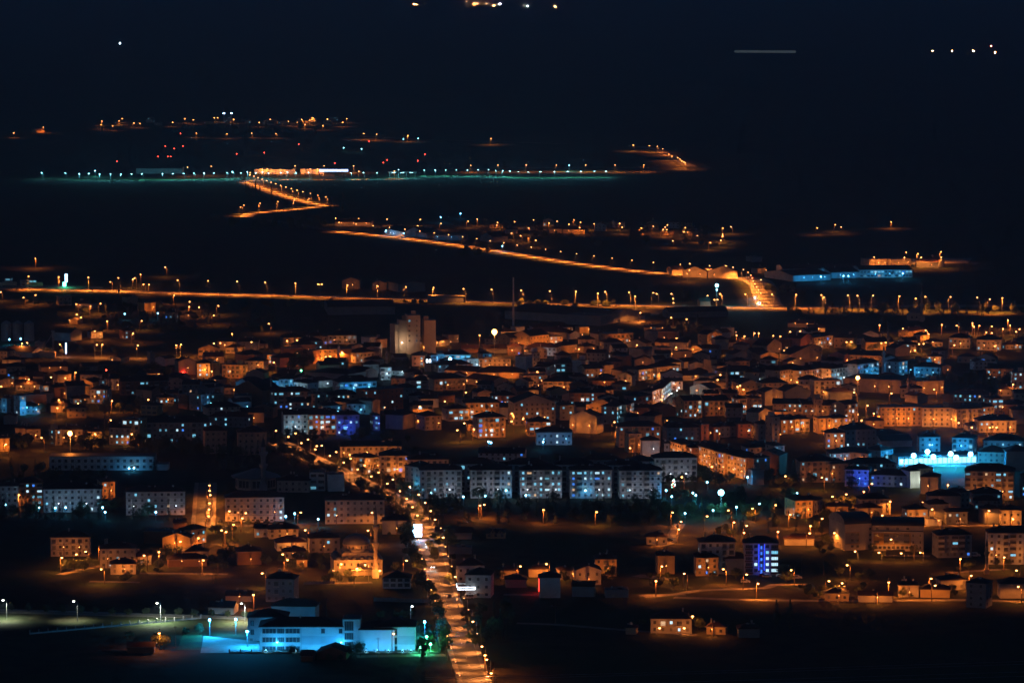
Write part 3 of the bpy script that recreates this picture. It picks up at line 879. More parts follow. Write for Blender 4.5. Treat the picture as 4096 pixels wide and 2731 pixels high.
# ---------------------------------------------------------------- the town's buildings
# tile  x0 y0 x1 y1 (eave line of the facing front)  storeys depth roof colour style lit lamp
ROWS = """
T1 1020 250 1150 245 1.4 10 h w n 0 3
T1 1390 235 1505 230 2 10 h b w .3 1
T1 580 245 790 258 2 14 g y n 0 0
T1 390 362 480 362 2.2 16 f y n 0 0
T1 50 455 365 470 1.3 14 g w n 0 0
T1 0 460 80 465 1.8 10 h c w 0 1
T1 435 472 615 472 1.2 6 t c n 0 0
T1 1230 542 1355 545 1.2 20 f c w 0 1
T1 1680 480 1735 478 2.6 8 t y n 0 0
T1 1735 540 1850 548 1.6 12 f w n 0 0
T1 2000 578 2190 572 3 12 f p n 0 1
T1 2205 600 2352 600 3 12 h c w .4 2
T1 0 655 230 650 1.2 12 g c w .2 1
T1 640 722 800 716 1.8 12 h p n 0 2
T1 460 640 760 632 1 12 g p n 0 1
T1 370 745 480 745 1.2 12 g y n 0 0
T1 210 750 330 745 1.3 10 h o n 0 2
T1 0 790 160 775 1.6 10 f p n 0 1
T1 180 840 480 835 1.2 14 g c w .2 1
T1 490 850 605 845 2 10 h w b .2 2
T1 860 808 1040 815 1.6 16 f o n 0 3
T1 745 850 950 845 3 12 g y n 0 0
T1 610 872 740 866 2.4 12 h b n 0 1
T1 955 852 1040 846 2.4 10 t o n 0 2
T1 1005 887 1200 890 3 12 h w b .4 1
T1 820 995 1050 985 1 8 h w w .3 1
T1 222 965 290 960 4 8 t w w .5 c3
T1 294 955 520 947 3.5 12 t b n 0 1
T1 15 985 75 990 3 8 h w w .3 c1
T1 78 985 218 980 3 10 t b n 0 0
T1 290 1082 455 1076 1.5 12 h w w .2 c1
T1 490 935 600 930 2 10 t c n 0 0
T1 1110 782 1200 786 2 10 h w w .4 0
T1 1205 776 1345 770 2.4 10 h w w .2 1
T1 1350 800 1888 790 3 14 g b a .1 0
T1 1890 752 2020 760 2 12 g y n 0 0
T1 1700 900 1795 882 2.4 12 f p n 0 1
T1 1800 930 1990 930 2 12 g y w .3 0
T1 2100 955 2240 945 3 12 t b b .1 0
T1 2250 950 2352 940 3.4 12 t y w .5 c1
T1 2040 830 2230 832 2 12 g y w .2 0
T1 2240 862 2340 872 2 14 f y n 0 0
T1 1780 985 1950 980 1.2 10 h c w .4 1
T1 570 1077 790 1070 1.2 10 h o n 0 3
T1 1365 1225 1560 1232 5 12 t o b .3 3
T1 1575 1262 2330 1260 4 14 h y a .15 0
T1 40 1192 175 1192 1.5 10 f y n 0 0
U1 1220 82 1460 86 3.4 12 g y w .3 0
U1 170 92 300 95 2 12 h p n 0 1
U1 302 106 455 100 2 12 h p b 0 2
U1 620 112 695 106 3 8 t c b .2 2
U1 700 110 925 105 2.3 12 h c w 0 2
U1 935 116 1060 112 1.6 10 h p w 0 1
U1 985 132 1140 130 1.5 9 h c w 0 2
U1 0 207 105 205 2.5 8 h o n 0 3
U1 0 742 200 740 4 12 h w w .06 n1
U1 205 705 475 700 4 12 h o a .25 2
U1 485 776 1135 770 4 12 h w w .06 n1
U1 1140 696 1290 690 3 12 h o w .2 2
U1 1410 806 2070 800 4 12 h w w .05 n1
U2 225 870 885 866 4 12 h c w .08 1
U2 1345 900 2010 896 4 12 h c w .09 1
U1 750 456 880 456 1.6 12 f w n 0 0
U1 1255 456 1385 456 1.7 12 f w n 0 0
U1 1575 496 1885 496 1 10 t w n 0 0
U2 805 678 1165 682 2 12 h c w .05 0
U2 1170 586 1345 586 3.3 12 t w W .1 0
U2 1380 610 1560 606 3 10 t w n 0 0
U2 365 140 690 136 4.4 12 h p w 0 0
U2 0 125 245 120 4.4 12 h p w 0 0
U2 1515 296 2200 290 2 12 g c b 0 2
U2 1695 420 1798 415 3 10 h o w .1 3
U2 1800 425 1950 412 3 12 h c b .3 2
U2 1957 402 2290 400 4 14 h c b .1 3
R5 638 640 920 638 5 12 h w wbwbw .05 n2
R5 978 640 1255 638 5 12 h w wewwew .10 n2
R5 1312 640 1592 638 5 12 h w wewwew .45 n2
R5 1650 640 1928 638 5 12 h w wewwew .45 n2
R5 1982 643 2262 641 5 12 h w wewwew .22 n2
R5 537 607 634 622 5 12 h p w 0 2
R5 868 598 1140 597 5 12 h w wbwbw .1 0
R5 1230 600 1500 600 5 12 h w wbwbw .15 0
R5 1545 602 1800 600 5 12 h w wbwbw .1 0
R5 1895 605 2130 605 5 12 h w wbwbw .1 0
R5 565 570 830 566 4 12 h c b .05 1
R5 1030 522 1340 526 1.5 12 g w w .05 0
R5 1730 572 1990 570 4 12 h y w .08 0
U4 440 427 920 420 4.4 12 h w wbwbw .03 n2
U4 150 462 430 460 4.4 12 h w w .05 0
U4 305 232 500 230 3 10 h w n 0 n2
U4 555 262 612 262 2.4 10 h w w .1 0
U4 155 156 300 152 3.6 10 t o b 0 2
U4 45 77 510 70 4 12 h p a .15 1
U4 620 236 750 276 4 10 h c w .2 3
U4 752 282 864 316 3.6 10 h b w .2 3
U4 865 268 1118 342 4 12 h c w .15 3
U4 1120 346 1224 374 4 12 h p b .3 3
U4 1226 378 1468 432 3.8 12 h c w .15 3
U4 1472 420 1553 432 4 12 h b w .1 1
U4 1557 388 1838 402 3.6 14 f b n 0 1
U4 1540 566 1670 562 2.6 10 t y n 0 0
U4 1500 312 1780 300 3 12 h c a .1 1
U4 1786 292 1900 286 3.8 12 h c w .3 1
U4 2075 466 2470 460 3.8 14 h p a .15 1
U4 965 52 1050 46 3.2 10 h r b 0 1
U4 1375 47 1545 45 2.6 10 h r w .2 1
U4 1550 60 1603 56 2.4 10 h o w 0 1
U4 1606 50 1758 46 3.2 10 h y b 0 0
U4 1762 -32 1845 -36 5 10 t c w .02 1
U4 580 90 960 82 2.6 12 h y w .1 0
U4 1180 82 1400 62 2 12 h y w .1 0
U4 1105 82 1175 80 2.4 8 h b w .1 1
U4 2020 906 2215 898 3 16 h o b .1 3
U4 355 1312 585 1312 1.1 10 h c w 0 2
T4 1860 1232 2010 1226 2.8 12 g o w .3 2
T4 2015 1226 2180 1220 2.5 12 h c W .4 3
T5 50 1215 212 1210 3 10 t o w 0 3
T5 216 1216 390 1206 3 10 h c w .2 3
U5 1690 572 2240 582 5 16 h c ewewwewe .22 2
U5 2310 610 2400 612 4 12 h y w .5 0
U5 1195 636 1390 642 3 12 h c n 0 1
U5 345 552 468 556 3 12 h w W .1 0
U5 470 556 612 560 3 12 h w w .15 b3
U5 625 612 1072 626 2 12 h w w .2 0
U5 1078 576 1188 570 3 12 h w n 0 y3
U5 1150 546 1330 540 2 12 h p w 0 0
U5 190 492 385 482 3.4 12 h p w .1 0
U5 390 492 920 486 2.6 12 h y w .1 0
U5 200 376 608 366 1.8 12 h c w .5 1
U5 612 376 742 348 2 12 h c w .1 0
U5 746 346 888 326 2.6 12 h y b .4 0
U5 1180 191 1415 191 3 14 h w w .1 c3
U5 1547 197 1785 205 3 14 h w b .2 c3
U5 1897 226 2340 240 2.4 14 h w w .2 c1
U5 1832 357 2140 366 3 14 h c w .1 0
U5 2152 352 2420 352 3.6 14 h y n 0 0
U5 130 146 348 146 3 10 h c w .4 2
U5 352 112 700 102 3.4 14 h y w .05 0
U5 692 172 995 152 2 12 h c w 0 1
U5 750 232 1100 222 1.2 12 g w n 0 0
U5 520 890 860 886 2.6 12 h c w .02 2
U5 500 990 760 986 1.4 10 h p w 0 2
U5 1045 1006 1275 1000 2.5 10 h c w .1 3
U5 1292 946 1510 940 2.8 10 h y n 0 0
U5 1487 1032 1720 1030 2 10 h y w .15 1
U5 2100 1011 2325 1010 2.5 10 h c w 0 3
U5 1900 1000 2080 996 2.4 10 h y n 0 0
U5 1282 850 1640 850 2.6 12 h c n 0 0
U5 1642 812 1745 802 2.8 12 h c w 0 0
U5 1790 826 2110 822 2 12 h y w .1 0
U5 1790 902 2060 906 1.5 10 h y w .1 0
U5 145 971 380 970 1.4 10 h o w .2 2
U5 1270 1110 1430 1106 1 5 t w n 0 2
U5 0 905 95 880 2.4 10 h c w 0 2
R3 48 351 155 350 2.8 10 h o n 0 1
R3 290 363 430 362 2.8 12 h o w .25 2
R3 315 266 535 265 5 12 h w bwwb .1 1
R3 475 370 635 368 2.4 10 h y n 0 0
R3 1810 222 2025 218 3.6 12 h y ewe .05 0
R3 2128 208 2440 208 5 12 h w wwbe .15 2
R3 845 243 1030 245 .95 8 h c n 0 2
R3 1100 586 1250 588 1 8 h o w .1 2
R3 1310 598 1525 600 .9 7 g c n 0 3
R3 1565 536 1690 537 1.7 10 h c n 0 2
R3 1700 562 1885 565 1.1 9 h o n 0 2
R3 1830 505 1985 501 1.4 9 h c w 0 2
R3 1990 520 2112 528 3.6 10 h y w 0 0
R3 2202 527 2420 527 2.1 10 h c n 0 1
R3 355 796 475 800 .95 8 h o w 0 2
R3 555 812 690 812 1.1 9 h y n 0 0
R2 385 138 548 138 2.2 12 h w n 0 1
R2 740 218 985 218 1 10 g y n 0 0
R2 830 320 985 320 .9 8 t y n 0 0
R2 388 525 575 525 1.5 12 h w W 0 0
R2 890 440 1072 438 2.5 12 h w w .2 0
R2 945 502 1113 505 3.4 12 h w w .12 0
R2 1175 476 1300 475 1.1 9 h p n 0 2
R2 1370 466 1500 465 1.1 9 h p n 0 2
R2 1215 536 1355 535 1.1 10 h y n 0 0
R2 1440 522 1582 522 3 10 h w n 0 0
R2 1685 472 1855 470 2.2 12 f c w 0 2
R2 1590 476 1682 472 1.2 9 h c n 0 1
R2 1815 398 1960 398 2.6 12 h o b 0 2
R2 2160 251 2295 252 .95 9 h c w 0 2
R2 1885 606 2040 605 1 9 t y n 0 0
R2 1660 578 1810 580 1.5 9 g y n 0 0
R2 2020 858 2090 860 .8 6 h p n 0 0
R1 340 252 602 250 3 12 h c bwwb 0 1
R1 672 328 912 325 3 12 h c w .1 1
R1 742 432 912 430 1.5 10 h c w .15 3
R1 1092 253 1278 255 1.6 16 f o n 0 3
R1 1281 202 1385 184 2.4 8 h o w .2 2
R1 965 210 1150 214 1.9 10 t b n 0 0
R1 1235 348 1400 345 1 10 h c w .2 1
R1 1595 348 1757 345 2 12 h b n 0 1
R1 1710 189 1800 188 1.4 8 g w w .5 0
R1 1805 198 2005 195 1.5 12 h c w 0 2
R1 1862 288 2062 283 1.2 12 h w w 0 3
R1 1905 349 2055 346 1 10 h c w .1 1
R1 1998 403 2065 402 1 8 h o w 0 2
R1 2080 258 2282 254 2.3 12 h c w .1 1
R1 1785 529 1975 533 3.4 12 h y wbw 0 0
R1 1515 641 1690 642 .8 8 g p n 0 1
R1 1400 718 1570 722 .9 10 g w n 0 0
R1 1165 153 1252 152 1 8 g b n 0 0
R1 930 382 1018 370 1.4 8 h c w .3 2
R1 1130 402 1390 397 1 10 h b n 0 1
T2 875 312 1125 306 2 12 h p w .1 2
T2 1130 302 1375 296 2 12 h p w .1 1
T2 1380 287 1700 285 2 14 h w w .2 1
T2 1060 356 1320 346 2 12 h y w .2 0
T2 1030 396 1250 386 2.3 12 h b w .1 1
T2 890 432 1110 426 2 12 t b n 0 1
T2 1265 446 1478 441 3 12 t o w .1 3
T2 1482 441 1645 440 3 12 t b n 0 2
T2 1215 491 1310 486 2 8 t o w .1 3
T2 1115 456 1210 461 3 10 t b n 0 0
T2 840 541 1060 526 2 12 h r n 0 1
T2 1690 481 1900 466 2.3 12 h c w .1 2
T2 1840 311 1962 302 2.5 10 t w n 0 1
T2 1965 332 2040 322 2 9 h p n 0 2
T2 1640 412 1800 412 1.4 12 f p n 0 1
T2 0 526 215 521 1.4 12 g p n 0 2
T2 425 506 660 492 2 12 h b n 0 0
T2 695 506 830 501 2 10 t o w .4 3
T2 190 612 388 616 3 12 t o b .05 2
T2 391 616 480 611 3 10 t o w .2 3
T2 0 592 90 596 3 10 t o w .3 3
T2 1115 692 1600 722 1.4 30 h y n 0 0
T2 1605 665 1770 692 1.3 12 g w n 0 3
T2 1780 612 1955 611 2 12 h y w .1 w1
T2 1960 642 2090 641 2.8 12 h w b .05 w2
T2 2085 678 2352 692 .9 8 g w w 0 w2
T2 680 792 828 790 2 10 h w w .3 c3
T2 832 776 990 775 2.8 12 h w b .1 c2
T2 994 806 1148 822 2.4 10 h w b 0 w2
T2 1152 762 1235 757 2 10 h w b 0 c1
T2 1240 800 1430 782 1.4 10 h w n 0 w1
T2 1505 812 1920 797 2.4 16 h w o .3 c2
T2 2085 766 2245 765 2.3 10 t p w .2 1
T2 2255 792 2352 790 1.6 10 h y w .5 0
T2 45 881 210 871 1.4 10 h w w .2 c1
T2 215 876 355 871 1.2 9 h p w .1 1
T2 345 812 500 842 1.4 12 f y n 0 c1
T2 330 862 640 906 3.2 16 f b n 0 0
T2 655 832 770 830 3.6 12 t b n 0 0
T2 760 921 1185 911 3.6 12 h p a .15 0
T2 1190 941 1355 932 3.2 12 t p w .2 0
T2 1420 956 1735 942 2.8 12 h p w .2 0
T2 1830 902 2220 872 4.4 14 t b w .08 0
T2 50 946 205 941 3 12 t b w .2 0
T2 325 962 520 961 2.4 12 t p n 0 0
T2 320 1032 515 1022 1.8 10 g y n 0 c1
T2 30 1096 400 1082 1.5 12 h c w .2 0
T2 925 1032 1185 1031 2.8 12 g y w .3 0
T2 1335 1076 1530 1067 2 12 h y w .5 c1
T2 1590 1052 1875 1056 2 12 h w w .5 c1
T2 1880 1022 1960 1012 2.8 12 f p n 0 1
T2 40 1192 480 1202 2 12 h y w .2 0
T2 410 1152 660 1147 2 12 g p n 0 1
T2 880 1172 1153 1167 4 12 g w w .3 w2
T2 1156 1172 1468 1167 4 12 g o bwbe .4 2
T2 1472 1177 1730 1172 4 12 h y b .3 b3
T2 1880 1182 1960 1180 3 10 h y w .3 b2
T2 2215 1182 2350 1152 2.8 12 h p n 0 1
T3 0 366 170 356 2.4 12 t w n 0 1
T3 180 332 300 307 2 10 g p n 0 2
T3 305 347 430 332 1.3 10 g w n 0 1
T3 432 282 545 276 1.8 10 h p n 0 1
T3 1015 246 1178 241 1.4 12 h w n 0 3
T3 1182 192 1285 187 2.3 8 t w n 0 1
T3 1385 200 1825 192 1.8 16 h w w 0 2
T3 1300 238 1755 256 1.5 14 h p n 0 2
T3 1120 312 1340 294 2.8 14 g o W .0 2
T3 1342 292 1556 270 3.4 16 g o w .0 3
T3 1560 302 1710 296 2.6 10 t o w .45 3
T3 1900 196 2005 191 1.4 8 t o n 0 3
T3 1795 266 1900 256 1.3 10 f w n 0 1
T3 825 437 1090 431 1 12 g y n 0 0
T3 870 402 1090 401 1 8 t w n 0 0
T3 1290 412 1640 422 1.9 12 h w w .05 w1
T3 390 502 680 501 2 12 h c W .35 c3
T3 645 552 763 546 2.4 8 t w w 0 w3
T3 770 552 1130 551 2.6 12 t c w .05 3
T3 300 482 386 486 2 10 h w n 0 c2
T3 235 508 300 506 2 8 h w W .5 c2
T3 310 622 700 607 1.5 12 h c w .05 c1
T3 820 492 920 487 1.8 9 h w w .1 c1
T3 390 672 740 692 1.2 14 g o n 0 2
T3 750 702 1290 701 1.2 16 h o n 0 3
T3 1300 522 1368 503 4 8 t w n 0 1
T3 1370 482 1458 476 4 10 t w w .05 1
T3 1440 602 1520 601 2.4 8 h p b 0 3
T3 1525 642 1620 604 2 9 h w w .05 0
T3 1635 602 1905 592 2 14 h y o .1 0
T3 1915 567 2010 557 2.8 9 t w n 0 1
T3 1965 662 2165 652 1.9 12 g c w .2 2
T3 2170 622 2280 612 2 12 h p n 0 2
T3 1690 402 1870 387 1.8 10 h o n 0 2
T3 1895 332 2070 331 2.3 12 h p w .2 1
T3 1940 412 2090 402 1.4 10 h p n 0 1
T3 2112 272 2218 266 2.8 12 f c n 0 0
T3 2222 272 2500 256 3.4 12 t o b .1 2
T3 1260 737 1540 731 2 12 t p w .05 1
T3 1490 802 1820 806 1.9 14 h c W .05 2
T3 1330 802 1380 792 1.9 10 g c w 0 1
T3 0 792 260 791 1.8 12 h y W .5 0
T3 275 777 620 762 2.5 14 h p b .1 1
T3 625 762 920 802 1.2 14 g p n 0 1
T3 760 927 925 921 2 12 f p n 0 1
T3 935 962 1188 956 2.8 12 h b w .3 1
T3 1195 907 1325 902 2.8 12 g b n 0 0
T3 1790 932 2190 931 2.6 12 h b bwb .3 1
T3 120 997 320 992 1.8 10 h w n 0 1
T3 560 1000 650 996 2.4 10 t y w .6 0
T3 610 1042 1000 1037 3.4 14 h o a .35 2
T3 1165 1042 1630 1032 4.6 20 f c w .12 1
T3 430 1112 660 1102 2.4 12 h c W .3 1
T3 165 1192 350 1182 2.8 14 h p b 0 1
T3 760 1207 1070 1197 4 12 h o bwb .35 2
T3 650 1282 758 1280 1.2 8 h o n 0 3
T3 1335 1257 1580 1252 2.8 12 h o o .5 2
T3 1785 1182 2090 1196 3.4 12 f c n 0 2
T3 1970 1062 2330 1082 3.2 14 f o w .2 3
T3 1680 1070 1840 1066 3 12 h y w .3 0
R5 1420 386 1660 385 2.4 12 h w w .05 c1
T4 330 237 480 241 2.8 12 t y n 0 0
T4 485 242 690 246 3 12 h b n 0 1
T4 130 367 345 376 1.3 12 f y n 0 0
T4 445 357 615 366 1.8 10 g o n 0 2
T4 1035 277 1195 262 3.2 10 f o w .1 2
T4 330 197 615 196 .9 8 g p n 0 1
T4 1250 202 1335 197 2 8 t w n 0 1
T4 1200 252 1300 242 1.4 10 g w n 0 0
T4 1395 332 1600 331 1.8 10 t b n 0 0
T4 1200 372 1390 357 1 9 h y n 0 1
T4 1700 402 1870 372 2 12 f p n 0 1
T4 1955 332 2078 318 2.5 10 t b w .1 0
T4 2080 322 2228 302 2.8 12 f r n 0 1
T4 2232 312 2400 296 2.8 12 t p b .3 2
T4 2170 202 2352 201 1.1 10 g w n 0 3
T4 2160 247 2300 227 1.4 10 g w n 0 0
T4 1935 147 2225 151 .9 10 g p n 0 1
T4 310 442 512 422 2 14 t y n 0 0
T4 515 427 645 421 2.8 14 t p n 0 1
T4 650 467 860 461 1.8 12 t p n 0 1
T4 820 427 990 436 1 10 f o n 0 3
T4 1320 502 1530 492 1.4 12 f y n 0 0
T4 1540 477 1700 467 1.4 12 g p n 0 1
T4 1630 507 1830 502 1.3 12 f o n 0 2
T4 1965 502 2310 482 1.8 14 f p n 0 1
T4 60 522 190 512 2.3 10 t b n 0 0
T4 220 562 440 562 1.4 12 f p n 0 1
T4 445 552 570 547 1.8 10 g y n 0 0
T4 770 582 930 567 1.4 10 g c n 0 2
T4 985 597 1035 592 2.4 8 t p n 0 1
T4 1080 562 1138 557 3.6 8 t o n 0 2
T4 1142 632 1310 626 2.5 10 h c w .3 2
T4 1315 577 1510 571 2 10 h o w 0 1
T4 80 682 262 668 1.8 12 h p w 0 2
T4 265 672 430 652 2.4 10 h c b .2 3
T4 475 642 720 622 2.4 12 h c b .3 2
T4 540 742 1055 722 1.1 12 g c n 0 2
T4 1062 742 1170 712 1.8 8 t o n 0 3
T4 860 692 1040 690 1.5 9 h p n 0 1
T4 1180 692 1610 682 2.8 14 h o o .45 3
T4 1615 702 1698 668 3 10 h c b .1 3
T4 1700 702 1848 682 3 12 h c w .1 3
T4 1850 682 2118 642 3.8 12 h c w .1 3
T4 2120 682 2208 662 3.6 12 h c b .2 3
T4 2210 672 2352 644 3.6 12 h c b .2 3
T5 0 652 188 626 3.6 12 h c b .2 2
T5 190 662 350 642 3.6 12 h w b .25 w2
T5 352 642 488 632 3.6 12 h w b .2 w2
T5 490 612 730 577 4.4 12 h w bwb .35 c3
T4 1400 832 1640 826 2.3 20 f o w .1 3
T4 1650 822 1940 816 2.6 14 h p w 0 1
T4 840 862 1060 882 1.4 12 f p n 0 1
T4 420 912 526 872 2.8 8 h c b .2 3
T4 530 880 628 792 2.8 8 h w b .4 w3
T4 265 972 415 952 3.2 12 h r b .3 1
T4 20 1082 128 1042 3.6 10 h c b .3 2
T4 130 1062 215 1032 3.6 10 h c b .3 1
T4 770 1017 975 1007 3.6 12 g o b .4 1
T4 1000 1017 1270 1007 3.2 12 g o bwb .1 1
T4 1385 997 1480 993 3.2 12 h o W .5 1
T4 1540 991 1650 987 3.2 12 h o W .4 1
T4 1680 922 1880 912 2.8 12 f c n 0 2
T4 1890 922 2190 902 2.4 12 f y n 0 0
T4 490 1097 680 1087 1.8 12 f b n 0 0
T4 1765 1047 2098 1051 2.8 12 g p w .15 1
T4 2100 1057 2255 1052 2.8 12 g p w .2 1
T4 2260 1002 2330 997 3.6 10 t p w 0 1
T4 1790 1142 1940 1141 1.9 8 t o n 0 2
T4 1610 1152 1750 1132 2 10 f c n 0 2
T4 110 1202 300 1192 1.4 10 h y n 0 0
T4 440 1192 530 1162 2.4 10 h p n 0 1
T5 5 792 300 786 4 12 t c wbw .2 2
T5 180 922 430 912 1.8 10 h y n 0 0
T5 330 762 970 792 2.8 30 t p n 0 1
T5 1150 802 1455 792 2.8 12 t p n 0 2
T5 540 267 730 272 1.8 10 f w n 0 1
T5 580 362 890 357 1.8 14 g o n 0 3
T5 215 312 620 322 1.4 12 h y w .2 0
T5 -40 292 210 287 2.4 10 h c b .3 2
T5 1060 237 1240 217 1.4 10 g o n 0 3
T5 1190 282 1290 277 2 9 h o w .2 2
T5 1510 312 1750 317 2.5 14 h c w .15 2
T5 1820 332 2090 337 2.5 14 h c w .3 2
T5 2145 392 2330 387 1 8 h c w .5 2
T5 175 497 338 502 2.8 12 f r n 0 1
T5 342 497 770 512 2.3 12 g o w 0 2
T5 780 542 940 542 3.6 14 f w n 0 c1
T5 950 582 1050 567 3.6 10 h w b .3 c2
T5 1052 562 1160 572 2.8 10 t b w 0 0
T5 1165 562 1320 552 1.9 9 t w n 0 c3
T5 1120 637 1420 642 2.3 12 h w w .3 c1
T5 1440 632 1535 631 1.6 10 f p n 0 1
T5 910 432 1080 422 1.8 12 f p n 0 1
T5 1930 657 2226 662 2.5 12 h o w .5 1
T5 2230 702 2400 702 4.6 12 t c w .4 1
T5 1560 947 1990 957 1.5 14 h c w .4 0
T5 1160 962 1270 952 1.5 12 f p n 0 0
T5 1995 997 2125 992 3.2 12 h p W .4 1
T5 2130 1062 2400 1062 2 12 h b w .05 0
T5 745 1092 1210 1087 3.8 14 t o w .08 3
T5 1215 1097 1590 1097 3.8 14 t c wsww 0 3
T5 1600 1112 1880 1102 3.8 12 h c wbw 0 3
T5 1885 1092 2020 1077 3.2 10 h c w .3 2
T5 345 1062 495 1042 3.8 10 g o bw .4 2
T5 100 1067 275 1062 2.8 12 g p w .05 1
T5 30 1002 98 1000 4 10 t p w 0 1
T5 575 1242 780 1242 1.4 9 h o w 0 2
T5 1720 1292 1950 1287 1 8 h w n 0 3
T5 1850 1242 2265 1237 2.3 14 h c w .1 3
T5 2230 1122 2420 1120 2.8 12 h y n 0 0
R12 1140 614 1320 610 1.6 40 g w n 0 c2
R12 900 634 1136 624 1.6 50 g w n 0 c2
R12 840 592 1315 588 2.0 40 g w n 0 c1
R12 1320 598 1650 595 2.2 40 g w o .3 c2
R12 1380 532 1490 529 2 20 t c n 0 3
R12 1520 532 1640 528 2 20 t c n 0 2
R12 1675 542 1815 546 1.8 20 g y n 0 1
R12 365 606 550 606 1.8 24 f c n 0 3
R12 205 602 355 606 1.8 24 f c n 0 3
R12 675 590 730 588 1.4 12 h c n 0 2
R12 645 518 705 516 1.4 14 t y n 0 0
R11 100 916 205 916 2.2 24 f p n 0 1
R11 278 931 362 931 1.8 24 f p n 0 1
R11 430 936 590 931 2.2 30 f y n 0 0
R8 1210 240 1845 280 2 60 g y n 0 0
R8 20 216 470 212 2 55 g y n 0 0
R8 690 140 930 142 1.8 8 t y n 0 0
R8 1850 278 1990 250 2.4 30 t y n 0 0
R9 120 236 490 226 1.4 16 g y n 0 0
R9 315 165 380 164 1.3 10 g p n 0 2
R7 145 40 245 38 1.5 12 t w o .3 0
R7 30 24 75 24 1.6 10 t w o .3 0
R7 395 148 482 146 2.2 12 t p w 0 0
R7 970 190 1045 186 2.2 12 h o n 0 3
R7 470 300 520 302 1 9 h o n 0 3
R7 505 190 620 196 1.2 10 h c n 0 1
R7 860 150 930 146 2 10 f p n 0 0
R7 1240 262 1310 262 1.2 10 h o n 0 1
R7 1105 258 1190 258 1.4 10 h y w .3 0
R11 60 571 270 573 1.2 14 g c n 0 2
R11 360 612 470 628 1.8 20 g w n 0 w1
R11 480 620 600 640 1.6 20 g y n 0 0
R11 640 648 800 652 1.4 20 t y n 0 c1
R11 583 600 630 600 2.6 10 t w n 0 0
R11 1190 660 1205 660 1.4 8 h o n 0 3
R11 1845 615 1875 615 1.5 10 h o n 0 3
R11 1970 622 2020 624 1.4 12 h o n 0 3
R11 1320 612 1530 616 1.3 12 h o n 0 1
R11 2135 625 2172 627 1.3 9 h o n 0 2
R11 2040 850 2110 848 1.4 12 g c n 0 2
R11 985 660 1075 655 1.6 20 g y n 0 0
R10 1710 466 1950 470 1.8 20 t c n 0 3
R10 2020 466 2170 468 1.8 20 t c n 0 3
R10 915 462 1225 462 2 30 g y n 0 0
R10 245 205 300 203 1.2 12 g o n 0 3
"""
P_S = 1900.0
AUTO = []
DIRTY = {}
for ln in ROWS.strip().splitlines():
    q = ln.split()
    t = q[0]; x0, y0, x1, y1, n, dep = map(float, q[1:7]); roof, colk, style = q[7:10]; lit = min(.6, float(q[10]) * 1.45); lv = q[11]
    H = n * 2.95 + .35
    p0, p1 = tp(t, x0, y0, H), tp(t, x1, y1, H)
    p0.z = p1.z = 0
    pitch = .12 if dep > 25 else None
    far = t in ('R10', 'R11', 'R12', 'R8', 'R9')
    nm, ct = (None, None)
    if style == 'n' and dep >= 20: nm, ct = 'warehouse', 'warehouse'
    r = building(p0, p1, n, dep, roof, colk, style.replace('s', 'w') if style not in STYLE else style, lit, name=nm, cat=ct, pitch=pitch, group=None)
    c = r.location.copy(); w = (p1 - p0).length
    d = Vector((p1.x - p0.x, p1.y - p0.y, 0)).normalized(); nrm = Vector((d.y, -d.x, 0))
    cc = c - nrm * dep / 2
    OCC.append((cc.x, cc.y, max(w, dep) / 2))
    if lv != '0':
        col = 's' if lv[0].isdigit() else lv[0]
        k = float(lv[-1])
        AUTO.append((c, d, nrm, w, col, k, H, D_ := c.length))
# ---------------------------------------------------------------- landmarks
def merge(master, temps):
    kids = {}
    for o in list(COL.objects):
        if o.parent in temps: kids.setdefault(o.parent.name, []).append(o)
    for t in temps:
        M = master.matrix_basis.inverted() @ t.matrix_basis
        for o in kids.get(t.name, []):
            L = M @ o.matrix_basis
            o.parent = master
            o.matrix_basis = L
        bpy.data.objects.remove(t)
def fpt(t, x, y, H):
    p = tp(t, x, y, H); p.z = 0; return p
def bl(t, x0, y0, x1, y1, H, *a, **k):
    p0, p1 = fpt(t, x0, y0, H), fpt(t, x1, y1, H)
    k.setdefault('label', '-')
    r = building(p0, p1, (H - .35) / 2.95, *a, **k)
    OCC.append((r.location.x, r.location.y, max((p1 - p0).length, a[0]) / 2))
    return r
def px_in(root, t, x, y):
    """picture point on the facade plane -> local x, z of that facade"""
    ox, oy, s = TILES[t]
    d = FW + Vector((1, 0, 0)) * ((ox + x * s - CX) / F) + UP * ((CY - (oy + y * s)) / F)
    M = root.matrix_basis.inverted()
    o = M @ Vector((0, 0, CAM_H)); dd = M.to_3x3() @ d
    k = -o.y / dd.y
    q = o + dd * k
    return q.x, q.z
def pane_rect(root, t, x0, y0, x1, y1, mull=4, mesh=None, proud=0.0):
    ax, az = px_in(root, t, x0, y1); bx, bz = px_in(root, t, x1, y0)
    return put('window', mesh or (WIN_WIDE if mull > 1 else WIN_DARK), root, ((ax + bx) / 2, -proud, az), 0, (bx - ax, 1, bz - az))

